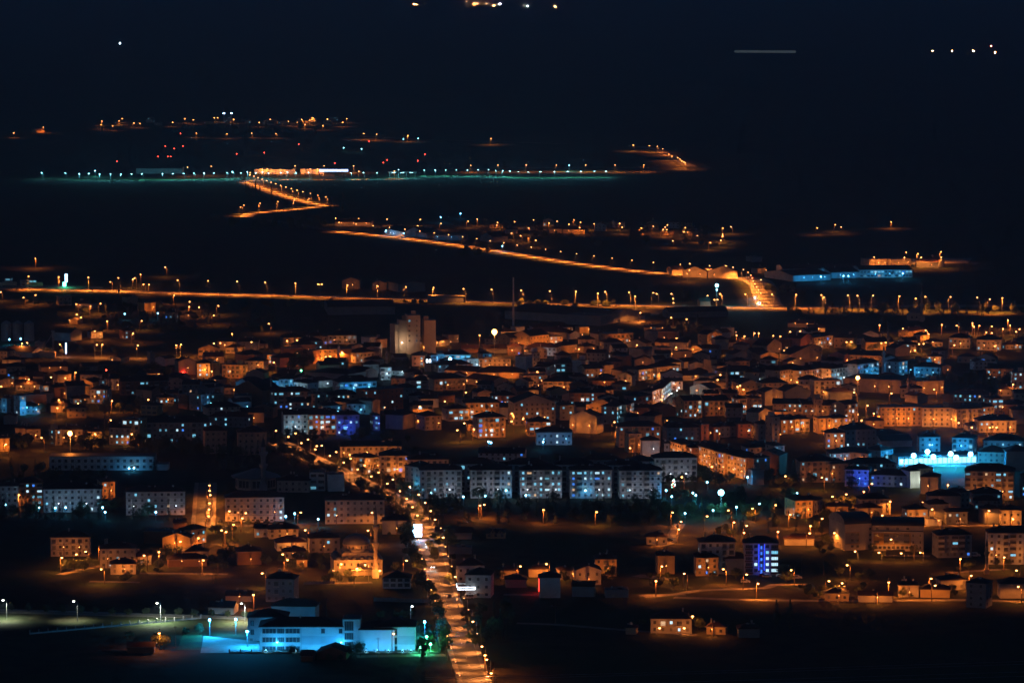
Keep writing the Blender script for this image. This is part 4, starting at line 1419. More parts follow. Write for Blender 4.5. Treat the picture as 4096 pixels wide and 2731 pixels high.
# school ------------------------------------------------------------
W_SCH = mat('school_render', (.62, .63, .62), .85, .08, .3)
BAND = mat('school_band', (.40, .47, .50), .85, .08, .3)
sa = bl('S', 262, 287, 1150, 287, 9.8, 16, 'h', 'w', 'n', 0, wm=W_SCH, chim=1, bands=False, name='school', roofm=0, pitch=.36)
for y0, y1 in ((300, 353), (393, 447), (488, 540)):
    for x0, x1 in ((290, 440), (450, 527), (538, 697)):
        pane_rect(sa, 'S', x0, y0, x1, y1, 4)
    pane_rect(sa, 'S', 920, y0, 962, y1, 1); pane_rect(sa, 'S', 1110, y0, 1148, y1, 1)
_b = MB(); _x0, _z0 = px_in(sa, 'S', 710, 470); _x1, _z1 = px_in(sa, 'S', 1148, 378)
_b.box(_x0, _x1, -.03, .01, _z0, _z1); put('colour_band', _b.mesh('colour_band', BAND), sa)
_b = MB(); _b.tube([(_x0 - .15, -.1, 0), (_x0 - .15, -.1, 10)], .07, 5); put('downpipe', _b.mesh('downpipe', M_DARKM), sa)
sb = bl('S', 1152, 208, 1340, 208, 12.9, 12, 't', 'w', 'n', 0, wm=W_SCH, chim=0, bands=False, name='school')
for y0, y1 in ((220, 325), (345, 420), (440, 490)):
    pane_rect(sb, 'S', 1170, y0, 1267, y1, 4)
se = bl('S', 1500, 287, 1925, 287, 9.8, 16, 'h', 'w', 'n', 0, wm=W_SCH, chim=0, bands=False, name='school', roofm=0, pitch=.36)
for y0, y1 in ((300, 372), (395, 470), (488, 536)):
    pane_rect(se, 'S', 1708, y0, 1735, y1, 1)
_b = MB(); _x0, _z0 = px_in(se, 'S', 1740, 470); _x1, _z1 = px_in(se, 'S', 1922, 378); _b.box(_x0, _x1, -.03, .01, _z0, _z1); put('colour_band', _b.mesh('colour_band', BAND), se)
sf = bl('S', 1330, 318, 1704, 318, 8.8, 18, 'h', 'w', 'n', 0, wm=W_SCH, chim=0, bands=False, name='school', roofm=0, pitch=.36)
sw = bl('S', 135, 185, 560, 185, 10.0, 14, 'h', 'w', 'n', 0, wm=W_SCH, chim=0, bands=False, name='school', roofm=0, pitch=.36)
for x0, x1, y0, y1 in ((165, 205, 212, 275), (290, 330, 212, 275), (165, 205, 308, 368)):
    pane_rect(sw, 'S', x0, y0, x1, y1, 1)
_b = MB(); _x0, _z0 = px_in(sw, 'S', 158, 462); _x1, _z1 = px_in(sw, 'S', 190, 405); _b.box(_x0, _x1, -.05, .01, _z0, _z1); put('door', _b.mesh('door', M_FRAME), sw)
school = thing('school', 'long three-storey school in blue-white floodlight with dark ribbon windows and stair tower', 'school', sa.location.copy(), sa.rotation_euler.z)
merge(school, [sa, sb, se, sf, sw])
building(fpt('S', 390, 62, 7), fpt('S', 855, 70, 7), 2.2, 12, 'h', 'y', 'n', 0)

# school boundary wall with posts and wavy rail
def fence_wall(label, pts, n, ph=1.6, plinth=.5, rail=True, m=None, name='boundary_wall'):
    a = pts[0]; root = thing(name, label, 'wall', (a.x, a.y, 0))
    line = [p - a for p in pts]; L = sum((line[i + 1] - line[i]).length for i in range(len(line) - 1))
    def pos(s):
        for i in range(len(line) - 1):
            l = (line[i + 1] - line[i]).length
            if s <= l or i == len(line) - 2: return line[i] + (line[i + 1] - line[i]) * (s / l)
            s -= l
    mm = m or M_CONC; b = MB()
    for i in range(len(line) - 1):
        p, q = line[i], line[i + 1]; t = (q - p).normalized(); s = Vector((t.y, -t.x, 0)) * .12
        for sg in (1,):
            b.quad(tuple(p + s), tuple(q + s), tuple(q + s + Vector((0, 0, plinth))), tuple(p + s + Vector((0, 0, plinth))))
            b.quad(tuple(p - s), tuple(q - s), tuple(q - s + Vector((0, 0, plinth))), tuple(p - s + Vector((0, 0, plinth))))
            b.quad(tuple(p - s + Vector((0, 0, plinth))), tuple(q - s + Vector((0, 0, plinth))), tuple(q + s + Vector((0, 0, plinth))), tuple(p + s + Vector((0, 0, plinth))))
    put('plinth', b.mesh('plinth', mm), root)
    pb = MB(); pb.box(-.22, .22, -.22, .22, 0, ph); pb.box(-.27, .27, -.27, .27, ph, ph + .08); pm = pb.mesh('post', mm)
    for k in range(n + 1):
        q = pos(L * k / n); put('wall_post', pm, root, (q.x, q.y, 0))
        if rail and k < n:
            r = MB(); pts2 = []
            for j in range(9):
                w = pos(L * (k + j / 8) / n); pts2.append((w.x, w.y, plinth + .55 + .22 * math.sin(j / 8 * 2 * math.pi)))
            r.tube(pts2, .04, 4); r.tube([(p[0], p[1], plinth + .12) for p in (pts2[0], pts2[-1])], .03, 4)
            put('rail', r.mesh('rail', M_DARKM), root)
    return root
fence_wall('low concrete wall with posts and wavy rail in front of school', [tp('S', x, 562) for x in (-60, 2200)], 19)
fence_wall('wall with pale posts between school garden and tree-lined avenue', [tp('S', 2200, 562), tp('S', 2150, 300)], 9, 2.2, .7)
fence_wall('long low field wall with square posts running up to the perimeter road', [tp('R1', 200, 900), tp('R1', 1350, 795)], 19, 1.9, .7)
fence_wall('lit garden wall beside the domed mosque', [tp('R1', 2040, 566), tp('R2', 60, 560)], 7, 1.6, 1.2, False)
fence_wall('pale compound wall across the avenue from the domed mosque', [tp('R2', 330, 678), tp('R2', 700, 690)], 6, 2.0, 1.8, False)

# domed mosque --------------------------------------------------------
M_LEAD = mat('lead_sheet', (.22, .21, .21), .5, .15, 1.0, metal=.3)
M_STONE = mat('pale_stone', (.50, .42, .32), .9, .12, .5)
_c = tp('R2', 205, 505)
mosque = thing('mosque', 'domed mosque with rings of small lead domes and pale stone walls', 'mosque', (_c.x, _c.y + 11, 0), .12)
def mb_part(name, mb, m, par, smooth=False, **k):
    return put(name, mb.mesh(name, m, smooth), par, **k)
_b = MB(); _b.box(-11.5, 11.5, -11, 11, -.2, 7.2); mb_part('prayer_hall', _b, M_STONE, mosque)
_b = MB(); _b.box(-11.9, 11.9, -11.4, 11.4, 7.21, 7.45); mb_part('cornice', _b, M_STONE, mosque)
_b = MB(); _b.box(-7.5, 7.5, -7.5, 7.5, 7.46, 10.2); mb_part('upper_hall', _b, M_STONE, mosque)
_b = MB(); _b.lathe([(6.9, 10.21), (6.9, 11.4), (6.3, 11.5), (6.3, 13.4), (6.7, 13.5), (6.7, 13.8)], 24); _dr = mb_part('drum', _b, M_STONE, mosque)
for k in range(20):
    a = 2 * math.pi * k / 20
    put('window', WIN_DARK, _dr, (6.32 * math.cos(a), 6.32 * math.sin(a), 11.75), a + math.pi / 2, (.8, 1, 1.4))
_b = dome_mesh(6.5, 13.8, .72, 28); mb_part('dome', _b, M_LEAD, mosque, True)
_b = MB(); _b.lathe([(.12, 18.4), (.22, 18.9), (.1, 19.2), (.15, 19.5), (.01, 20.2)], 6); mb_part('finial', _b, M_METAL, mosque)
_sm = dome_mesh(1.75, 0, .85, 14).mesh('small_dome', M_LEAD, True)
for k in range(6):
    put('small_dome', _sm, mosque, (-9.4 + k * 3.75, -9.3, 7.46))
    put('small_dome', _sm, mosque, (-9.4 + k * 3.75, 9.3, 7.46))
for k in range(1, 5):
    for s in (-1, 1): put('small_dome', _sm, mosque, (s * 9.4, -9.3 + k * 3.75, 7.46))
_sm2 = dome_mesh(2.3, 0, .6, 14).mesh('half_dome', M_LEAD, True)
for a in (-1, 1):
    put('half_dome', _sm2, mosque, (a * 4.6, -5.2, 10.21), 0, (.95, .95, 1)); put('half_dome', _sm2, mosque, (a * 4.6, 5.0, 10.21), 0, (.95, .95, 1))
for k in range(7):
    put('window', WIN_DARK, mosque, (-9.6 + k * 3.2, -11, 4.6), 0, (.9, 1, 1.5)); put('window', WIN_DARK, mosque, (11.5, -9 + k * 3.0, 4.6), math.pi / 2, (.9, 1, 1.5)); put('window', WIN_DARK, mosque, (11.5, -9 + k * 3.0, 1.4), math.pi / 2, (1.0, 1, 1.7))
_b = MB(); _b.box(-4.5, 6, -15, -11.05, 3.0, 3.4)
for k in range(4): _b.box(-4.3 + k * 3.35, -4.0 + k * 3.35, -14.8, -14.5, 0, 3.0)
mb_part('porch', _b, M_STONE, mosque); put('porch_dome', _sm, mosque, (.5, -13, 3.41))
OCC.append((mosque.location.x, mosque.location.y, 16))
_c = tp('R2', 341, 520); minaret(_c, 35.5, .95, 'tall two-gallery stone minaret beside the domed mosque', M_STONE, 2, M_LEAD)
# dark pavilion mosque
_c = tp('U2', 555, 790)
pav = thing('mosque', 'unlit eight-sided mosque with low tent roof and glazed walls', 'mosque', (_c.x, _c.y + 11, 0), .2)
_b = MB(); _b.lathe([(11.5, -.1), (11.5, 6.4)], 8, phase=.39); mb_part('wall', _b, wall_mat('c'), pav)
_b = MB(); _b.lathe([(14, 6.41), (14, 6.8), (0.1, 11.2)], 8, phase=.39); mb_part('roof', _b, M_LEAD, pav)
for k in range(8):
    a = 2 * math.pi * (k + .5) / 8 + .39
    for j in (-1, 0, 1):
        put('window', WIN_WIDE, pav, (10.68 * math.cos(a) - j * 2.3 * math.sin(a), 10.68 * math.sin(a) + j * 2.3 * math.cos(a), 1.2), a + math.pi / 2, (1.9, 1, 4))
OCC.append((_c.x, _c.y + 11, 14))
MN = [('U2', 655, 790, 31, 1.35, 'dark stout minaret with two galleries beside the tent-roofed mosque', wall_mat('y'), 2, None),
      ('T5', 1205, 128, 30, 1.0, 'slender two-gallery minaret rising over the tree belt', wall_mat('p'), 2, None),
      ('T5', 828, 492, 21, .85, 'dim brown minaret behind the ochre market hall', wall_mat('p'), 1, None),
      ('T5', 780, 732, 22, .85, 'white two-gallery minaret beside the bluish lit apartment terrace', wall_mat('w'), 2, None),
      ('T5', 1055, 1015, 18.5, .8, 'unlit grey minaret in front of the long brown sports hall', wall_mat('p'), 2, None),
      ('U5', 447, 282, 18, .72, 'thin bluish minaret beside the dormer-roofed block', wall_mat('w'), 1, None),
      ('T4', 1255, 960, 20, .8, 'dark minaret standing among roofs beside the gabled ochre hall', wall_mat('b'), 1, None),
      ('T2', 1497, 615, 17, .75, 'green-lit minaret beside the big spreading tree', wall_mat('w'), 1, mat('green_cone', (.10, .22, .17), .6)),
      ('T2', 2035, 600, 11.5, .7, 'short grey minaret by the small old dome', wall_mat('y'), 1, None),
      ('T2', 348, 552, 11.5, .65, 'small beige minaret behind the lit conifers', wall_mat('p'), 1, None),
      ('T2', 580, 562, 8, .55, 'tiny grey minaret beside the ochre flat-roofed shop', wall_mat('y'), 1, None),
      ('T1', 1230, 955, 13, .95, 'squat dark minaret near the telecom mast', wall_mat('y'), 1, None),
      ('R3', 2117, 462, 17, .75, 'ochre minaret with one gallery behind the unlit grey block', wall_mat('o'), 1, None),
      ('R11', 1928, 602, 13, .7, 'floodlit village minaret among orchard lamps', wall_mat('c'), 1, None),
      ('R7', 800, 165, 13, .6, 'dark hamlet minaret below the highway', wall_mat('b'), 1, None)]
for t, x, y, h, r, lb, m, nb, cm in MN:
    minaret(tp(t, x, y), h, r, lb, m, nb, cm)
RING = emis('ring_light', (.35, .65, 1.0), 30)
for x, lb in ((1505, 'western of two far village minarets with blue-white light ring'), (1555, 'eastern of two far village minarets with blue-white light ring')):
    minaret(tp('R10', x, 156), 27, .95, lb, wall_mat('w'), 1, None, None, RING)
for t, x, y, r, h, lb in (('T5', 1140, 110, 5.2, 4.5, 'far domed mosque half hidden behind the tree belt'), ('T2', 1905, 545, 3.6, 3.4, 'small old bath house with a low dark dome'), ('R10', 1532, 152, 6, 6, 'far village mosque between two ringed minarets'), ('T2', 1520, 618, 2.5, 2.6, 'little lead-domed shrine beside the green minaret')):
    c = tp(t, x, y); m = thing('domed_hall', lb, 'mosque', (c.x, c.y, 0))
    _b = MB(); _b.box(-r * 1.25, r * 1.25, -r * 1.25, r * 1.25, -.1, h); mb_part('wall', _b, M_STONE, m)
    _b = MB(); _b.lathe([(r, h + .01), (r, h * 1.3)], 18); mb_part('drum', _b, M_STONE, m)
    mb_part('dome', dome_mesh(r * 1.03, h * 1.3, .75, 20), M_LEAD, m, True)
    for k in range(3): put('window', WIN_DARK, m, ((k - 1) * r * .7, -r * 1.25, h * .4), 0, (r * .25, 1, h * .4))

# civic building with barrel roofs --------------------------------------
M_YEL = mat('yellow_trim', (.50, .30, .06), .8, .1, .5); M_GRYP = mat('grey_panel', (.27, .26, .25), .8, .1, .5)
ca = bl('R3', 1225, 152, 1393, 145, 13.0, 22, 'b', 'c', 'n', 0, name='civic_building', chim=0, bands=False)
cb = bl('R3', 1395, 196, 1720, 200, 9.6, 20, 't', 'c', 'n', 0, name='civic_building', chim=0, bands=False)
ce = bl('R3', 1398, 158, 1722, 162, 12.4, 16, 'b', 'c', 'n', 0, name='civic_building', chim=0, bands=False)
def panel(root, t, x0, y0, x1, y1, m, pr=.04):
    ax, az = px_in(root, t, x0, y1); bx, bz = px_in(root, t, x1, y0)
    b = MB(); b.box(ax, bx, -pr, .02, az, bz); put('facade_panel', b.mesh('facade_panel', m), root)
panel(cb, 'R3', 1405, 208, 1640, 280, M_YEL); panel(cb, 'R3', 1470, 212, 1632, 276, M_GRYP, .07)
for x in (1408, 1470, 1530, 1595):
    pane_rect(cb, 'R3', x, 213, x + 34, 228, 3, None, .08); pane_rect(cb, 'R3', x, 254, x + 34, 270, 3, None, .08)
for k in range(9): pane_rect(cb, 'R3', 1410 + 28 * k, 288, 1428 + 28 * k, 306, 1)
for x in (1650, 1695):
    for y in (214, 256, 290): pane_rect(cb, 'R3', x, y, x + 9, y + 16, 1)
for x in (1420, 1485, 1548, 1612): pane_rect(ce, 'R3', x, 172, x + 18, 186, 1)
panel(ca, 'R3', 1228, 198, 1318, 280, M_YEL); panel(ca, 'R3', 1228, 202, 1312, 274, M_GRYP, .07)
for x in (1263, 1297):
    for y in (205, 243, 281): pane_rect(ca, 'R3', x, y, x + 17, y + 16, 1, None, .08)
for y in (170, 208, 240): pane_rect(ca, 'R3', 1378, y, 1391, y + 17, 1)
civic = thing('civic_building', 'wide civic building with vaulted roofs and yellow framed grey panels', 'public building', cb.location.copy(), cb.rotation_euler.z)
merge(civic, [ca, cb, ce])

# apartment block with a blue-lit stair bay -------------------------------
M_BLED = emis('blue_led', (.02, .06, 1.0), 5.0); M_BRK = mat('brick_bay', (.17, .085, .06), .85, .2, .8)
bb = bl('R3', 592, 271, 808, 271, 15.1, 12, 'h', 'w', 'n', 0, name='apartment_block', cat='apartment block', chim=1, bands=False, label='five-storey block with a deep blue lit stair bay up its centre', roofm=0)
random.seed(5)
for r in range(5):
    y0 = 280 + r * 37.5
    for x0, x1, wide in ((600, 646, 1), (655, 676, 0), (728, 748, 0), (762, 806, 1)):
        pr = 0.0
        if wide:
            panel(bb, 'R3', x0 - 3, y0 + 22, x1 + 2, y0 + 33, M_BRK, .6)
        lit = (x0 > 700 and r > 0) or (x0 == 655 and r == 3)
        if lit and random.random() < .9:
            pane_rect(bb, 'R3', x0, y0, x1, y0 + 20, 3 if wide else 1, (WIN_LITW if wide else WIN_LIT)[random.choice([0, 2, 0, 2])][1])
        else: pane_rect(bb, 'R3', x0, y0, x1, y0 + 20, 3 if wide else 1)
    pane_rect(bb, 'R3', 695, y0 + 6, 706, y0 + 26, 1, WIN_LIT[3][1], .22)
panel(bb, 'R3', 680, 272, 722, 450, M_BRK, .18)
for x in (683, 717):
    ax, az = px_in(bb, 'R3', x, 440); bx, bz = px_in(bb, 'R3', x + 3, 275)
    _b = MB(); _b.box(ax, bx, -.32, -.2, az, bz); put('led_strip', _b.mesh('led_strip', M_BLED), bb)
_ld = light_data('b', 220, .2)
for z in (3, 7.5, 12): put('stair_light', _ld, bb, (px_in(bb, 'R3', 700, 300)[0], -1.4, z))
LANDMARKS += [('the blue-lit stair bay', Vector(bb.location)), ('the floodlit school', Vector(school.location)), ('the domed mosque', Vector(mosque.location)), ('the vaulted civic building', Vector(civic.location)), ('the tent-roofed mosque', Vector(pav.location))]

# long white hall on the left
wh = bl('U1', 556, 410, 1735, 408, 7.8, 14, 't', 'w', 'n', 0, name='long_hall', cat='hall', chim=0, bands=False, label='long white two-storey hall with pilasters behind a row of conifers')
for k in range(17):
    x = 556 + k * 73.0; ax, _ = px_in(wh, 'U1', x, 500)
    _b = MB(); _b.box(ax - .2, ax + .2, -.18, 0, 0, 7.7); put('pilaster', _b.mesh('pilaster', wall_mat('w')), wh)
    if k < 16:
        for z in (1.2, 4.6): put('window', WIN_DARK, wh, (px_in(wh, 'U1', x + 37, 500)[0], 0, z), 0, (1.6, 1, 1.7))
LANDMARKS.append(('the long white hall', Vector(wh.location)))

# ribbed tower block of the mill
M_RIB = mat('ribbed_cladding', (.50, .44, .37), .8, .08, .3, bump=.9, bscale=2.2, wave='Z')
t1 = bl('T2', 2127, 166, 2278, 160, 21, 10, 't', 'p', 'n', 0, name='mill_tower', wm=M_RIB, chim=0)
t1b = bl('T2', 2172, 112, 2280, 110, 24.5, 8, 't', 'p', 'n', 0, name='mill_tower', wm=M_RIB, chim=0)
t2 = bl('T3', -30, 62, 115, 60, 28, 14, 't', 'p', 'n', 0, name='mill_tower', wm=M_RIB, chim=0)
t3 = bl('T3', 160, 118, 288, 116, 24, 12, 't', 'p', 'n', 0, name='mill_tower', wm=M_RIB, chim=0)
for k in range(5):
    put('window', WIN_DARK if k != 4 else WIN_LIT[1][1], t2, (-3.2, 0, 9 + 3.6 * k), 0, (1.4, 1, 1.5)); put('window', WIN_DARK, t2, (2.2, 0, 9 + 3.6 * k), 0, (.9, 1, 1.4))
_b = MB()
for k in range(6): _b.tube([(-3 + k * 1.1, 3 + (k % 2) * 4, 28.4), (-3 + k * 1.1, 3 + (k % 2) * 4, 30 + k % 3)], .06, 4)
put('antenna_cluster', _b.mesh('antenna_cluster', M_DARKM), t2)
tower = thing('mill_tower', 'tallest tower in town, blank ribbed slabs around a darker core', 'tower', t1.location.copy(), t1.rotation_euler.z)
merge(tower, [t1, t1b, t2, t3])
LANDMARKS.append(('the ribbed mill tower', Vector(tower.location)))
c = tp('T3', 1158, 268); fm = thing('flagpole_mast', 'very tall thin pale mast behind the ochre civic hall', 'mast', (c.x, c.y, 0))
_b = MB(); _b.lathe([(.9, 0), (.75, 20), (.5, 43)], 8); mb_part('shaft', _b, wall_mat('w'), fm); _b = MB(); _b.box(-1.2, 1.2, -1.2, 1.2, -.1, .7); mb_part('footing', _b, M_CONC, fm)
LANDMARKS.append(('the tall thin mast', c))
# telecom mast
c = tp('U1', 1198, 205); tm = thing('telecom_mast', 'dark lattice telecom mast with a red beacon on top', 'mast', (c.x, c.y, 0))
H = 41; _b = MB()
for i, (sx, sy) in enumerate(((-1, -1), (1, -1), (1, 1), (-1, 1))):
    _b.tube([(sx * 1.9, sy * 1.9, 0), (sx * .35, sy * .35, H)], .12, 4)
mb_part('corner_posts', _b, M_DARKM, tm)
_b = MB()
for k in range(16):
    z0, z1 = H * k / 16, H * (k + 1) / 16; w0, w1 = 1.9 - 1.55 * k / 16, 1.9 - 1.55 * (k + 1) / 16
    cs = [(-1, -1), (1, -1), (1, 1), (-1, 1)]
    for j in range(4):
        a, b2 = cs[j], cs[(j + 1) % 4]
        _b.tube([(a[0] * w0, a[1] * w0, z0), (b2[0] * w1, b2[1] * w1, z1)], .06, 3); _b.tube([(b2[0] * w0, b2[1] * w0, z0), (a[0] * w1, a[1] * w1, z1)], .06, 3)
mb_part('bracing', _b, M_DARKM, tm)
_b = MB(); _b.lathe([(.3, H), (.42, H + .3), (.3, H + .75), (.02, H + .85)], 8); mb_part('beacon', _b, GLOW['r'], tm)
LANDMARKS.append(('the lattice telecom mast', c))

# glowing billboard on the avenue
c = tp('R2', 620, 262); bd = thing('led_billboard', 'glaring blue-white screen billboard leaning over the avenue', 'billboard', (c.x, c.y, 0), .35)
_b = MB(); _b.box(-2.3, 2.3, -.2, .3, 1.2, 7.6); mb_part('cabinet', _b, M_DARKM, bd)
_b = MB(); _b.quad((-2.2, -.22, 1.3), (2.2, -.22, 1.3), (2.2, -.22, 7.5), (-2.2, -.22, 7.5)); mb_part('screen', _b, emis('screen_glow', (.30, .60, 1.0), 55, True), bd)
for s in (-1, 1):
    _b = MB(); _b.box(s * 1.5 - .12, s * 1.5 + .12, -.05, .2, 0, 1.2); mb_part('post', _b, M_METAL, bd)
LANDMARKS.append(('the glaring billboard', c))

# filling station with neon edged canopy
M_NEON = emis('neon_white', (.8, .9, 1.0), 9.0, True)
c = tp('R2', 948, 655); gs = thing('fuel_canopy', 'small station canopy outlined in white neon beside the avenue', 'canopy', (c.x, c.y, 0), .05)
_b = MB(); _b.box(-4.0, 4.0, -1, 9, 4.0, 5.1); mb_part('canopy', _b, M_DARKM, gs)
for (x0, x1, y0, y1, z0, z1) in ((-4, 4, -1.12, -1.02, 4.9, 5.15), (-4, 4, -1.12, -1.02, 3.95, 4.2), (3.9, 4.12, -1.1, -1.0, 3.95, 5.15), (-4.14, -4.02, -1.12, 9, 4.85, 5.15), (-4, 4, 9.02, 9.12, 4.9, 5.1)):
    _b = MB(); _b.box(x0, x1, y0, y1, z0, z1); mb_part('neon_tube', _b, M_NEON, gs)
for x in (-3, 3):
    _b = MB(); _b.box(x - .15, x + .15, 3, 3.3, 0, 4.0); mb_part('post', _b, M_METAL, gs)
_b = MB(); _b.box(-3.6, -2.9, 1, 1.6, 0, 1.9); mb_part('pump', _b, mat('pump_orange', (.5, .16, .03), .5), gs)
put('canopy_light', light_data('v', 700), gs, (0, 2, 3.6))
vn = van(tp('R2', 960, 662), math.pi, 'white delivery van with dark lettering parked under the neon canopy', 5.6, 2.3)
def text(parent, s, size, loc, rot, m):
    cu = bpy.data.curves.new('lettering', 'FONT'); cu.body = s; cu.size = size; cu.align_x = 'CENTER'; cu.extrude = .01; cu.materials.append(m)
    o = bpy.data.objects.new('lettering', cu); me = bpy.data.meshes.new_from_object(o); bpy.data.objects.remove(o)
    o = put('lettering', me, parent, loc); o.rotation_euler = rot; return o
text(vn, 'DX', 1.0, (-1.0, .98, .95), (math.pi / 2, 0, math.pi), M_DARKM)

# pavilion in glaring blue-white light
pv = bl('U5', 945, 412, 1825, 385, 5.2, 16, 't', 'w', 'n', 0, name='glass_pavilion', cat='pavilion', chim=0, bands=False, label='glaring white glass pavilion, brightest spot of the quarter')
for k in range(14):
    ax = -px_in(pv, 'U5', 1385, 440)[0]
hw = abs(px_in(pv, 'U5', 950, 430)[0])
PAVWIN = window_mesh('pavilion_glazing', emis('pavilion_glow', (.22, .70, 1.0), 4.5), 3)
for k in range(16):
    x = -hw + hw * 2 * (k + .5) / 16
    put('lit_window', PAVWIN, pv, (x, 0, .6), 0, (hw * 2 / 16 * .9, 1, 3.6))
LANDMARKS.append(('the glaring glass pavilion', Vector(pv.location)))
# sheds in the dark foreground
def barn(t, x0, y0, x1, y1, n, dep, label, roofc=1, col='b'):
    p0, p1 = fpt(t, x0, y0, n * 2.95 + .35), fpt(t, x1, y1, n * 2.95 + .35)
    return building(p0, p1, n, dep, 'f' if roofc == 0 else 'g', col, 'n', 0, name='barn', cat='barn', label=label, chim=0)
barn('S', 880, 555, 1190, 560, .9, 12, 'dark gabled barn in the field in front of the school', 0)
barn('S', 705, 590, 830, 592, .7, 8, 'small dark lean-to beside the gabled barn')
barn('R1', 855, 985, 1035, 985, .8, 7, 'weathered plank shed with lit tin roof beside a bush')
vl = bl('R3', 5, 746, 262, 748, 6.2, 11, 'h', 'c', 'b', .08, name='villa', cat='house', label='two-storey villa with red tiled roof and balcony in the dark field', roofm=1)
bl('R3', 105, 786, 165, 786, 2.9, 5, 'h', 'c', 'w', 0, name='house', cat='house', label='little lit annex in front of the red-roofed villa', roofm=1)
dh = bl('R2', 1083, 222, 1212, 222, 2.7, 8, 'g', 'o', 'w', .0, name='house', cat='house', label='low ochre house with twin gabled dormers, brightly lit')
_rt = tp('R2', 1148, 222, 2.7)
LANDMARKS.append(('the red-roofed villa', Vector(vl.location)))
# twin gabled dormers of that house
for x in (1128, 1178):
    p = dh.matrix_basis.inverted() @ fpt('R2', x, 222, 2.7)
    _b = MB(); _b.poly([(-1.5, 0, 0), (1.5, 0, 0), (0, 0, 1.9)]); d = put('dormer', _b.mesh('dormer', wall_mat('o')), dh, (p.x, -.35, 2.75))
    _b = MB()
    for s in (-1, 1): _b.quad((s * 1.9, -.35, -.3), (s * 1.9, 4, -.3), (0, 4, 2.1), (0, -.35, 2.1))
    mb_part('dormer_roof', _b, M_ROOF[0], d); put('window', WIN_DARK, d, (0, 0, .35), 0, (.8, 1, .9))
# lit white totem, trucks and green station by the highway
for t, x, y, h, w, lb, g in (('T1', 740, 515, 9.5, .9, 'tall blue-white lit totem sign by the lower road', 'w'), ('R7', 445, 62, 9, 2.2, 'round topped blue-white station sign by the highway', 'w')):
    c = tp(t, x, y); s = thing('totem_sign', lb, 'sign', (c.x, c.y, 0)); _b = MB(); _b.box(-w / 2 * .5, w / 2 * .5, -.15, .15, 0, h * .2); mb_part('post', _b, M_METAL, s)
    _b = MB(); _b.box(-w / 2, w / 2, -.2, .2, h * .2, h); mb_part('panel', _b, emis('totem_glow', (.35, .62, 1.0), 7), s)
LANDMARKS.append(('the lit totem sign', tp('T1', 740, 515)))
c = tp('R7', 433, 84); gb = thing('station_sign', 'dazzling green lit sign at the highway station', 'sign', (c.x, c.y, 0))
_b = MB(); _b.box(-1.3, 1.3, -.3, .3, 1.0, 4.6); mb_part('panel', _b, emis('green_glow', (.12, 1.0, .55), 14), gb); _b = MB(); _b.box(-.2, .2, -.15, .15, 0, 1.0); mb_part('post', _b, M_METAL, gb)
put('sign_light', light_data('g', 5500), gb, (1.5, -2, 2.5))
LANDMARKS.append(('the green station sign', c))
def truck(t, x, y, L, label, letters=None):
    c = tp(t, x, y); r = thing('lorry', label, 'lorry', (c.x, c.y, .03))
    _b = MB(); _b.box(-L / 2, L / 2 - .3, -1.25, 1.25, 1.1, 4.0); tr = mb_part('trailer', _b, mat('trailer_cream', (.6, .53, .42), .6, .06, .5), r)
    _b = MB(); prism(_b, [(-L / 2 - 2.9, .5), (-L / 2 - .4, .5), (-L / 2 - .4, 3.6), (-L / 2 - 2.2, 3.6), (-L / 2 - 2.9, 2.2)], -1.2, 1.2); mb_part('cab', _b, CARP[0], r)
    for px_ in (-L / 2 - 2, -L / 2 + 1.2, L / 2 - 3.4, L / 2 - 2, L / 2 - 4.8):
        o = put('wheel', WHEEL, r, (px_, -1.1, .5)); o.rotation_euler = (math.pi / 2, 0, 0); o.scale = (1.6, 1.6, 2)
    if letters: text(tr, letters, 2.0, (-.5, -1.27, 2.1), (math.pi / 2, 0, 0), M_DARKM)
    return r
truck('R7', 65, 78, 12.5, 'plain cream articulated lorry parked beside the highway')
truck('R7', 240, 80, 12.5, 'cream articulated lorry with dark lettering on its trailer', 'auzca')
# warehouse lettering
c = fpt('R12', 1490, 612, 6.0); ws = thing('wall_sign', 'dark company lettering on the long blue-lit warehouse', 'sign', (c.x, c.y - .4, 0))
text(ws, '( arat', 2.6, (-1, 0, 4.2), (math.pi / 2, 0, 0), M_DARKM)
_b = MB(); _b.poly([(3.2, 0, 5), (4.4, 0, 3.8), (5.6, 0, 5), (4.4, 0, 6.2)]); mb_part('diamond_mark', _b, M_DARKM, ws)
# grain elevator by the lower road
c = tp('T1', 595, 445); ge = thing('grain_elevator', 'slim grain elevator tower with slanting chutes behind the lower road', 'elevator', (c.x, c.y, 0))
_b = MB(); _b.box(-.7, .7, -.7, .7, 0, 13); _b.box(-1.1, 1.1, -1.1, 1.1, 13, 14.2); mb_part('tower', _b, M_METAL, ge)
for x, z in ((-6, 3), (6, 3), (-3.5, 6)):
    _b = MB(); _b.tube([(0, 0, 12.8), (x, -1, z)], .2, 5); mb_part('chute', _b, M_METAL, ge)
c = tp('T1', 190, 350)
for k in range(3):
    s = thing('grain_silo', 'tall dim grey steel silo at the dark mill yard', 'silo', (c.x + (k - 1) * 8.5, c.y + 5, 0), 0, 'row of grain silos')
    _b = MB(); _b.lathe([(3.8, 0), (3.8, 13)], 20); mb_part('barrel', _b, M_METAL, s); _b = MB(); _b.lathe([(4, 13.01), (.4, 15.2)], 20); mb_part('cap', _b, M_METAL, s)
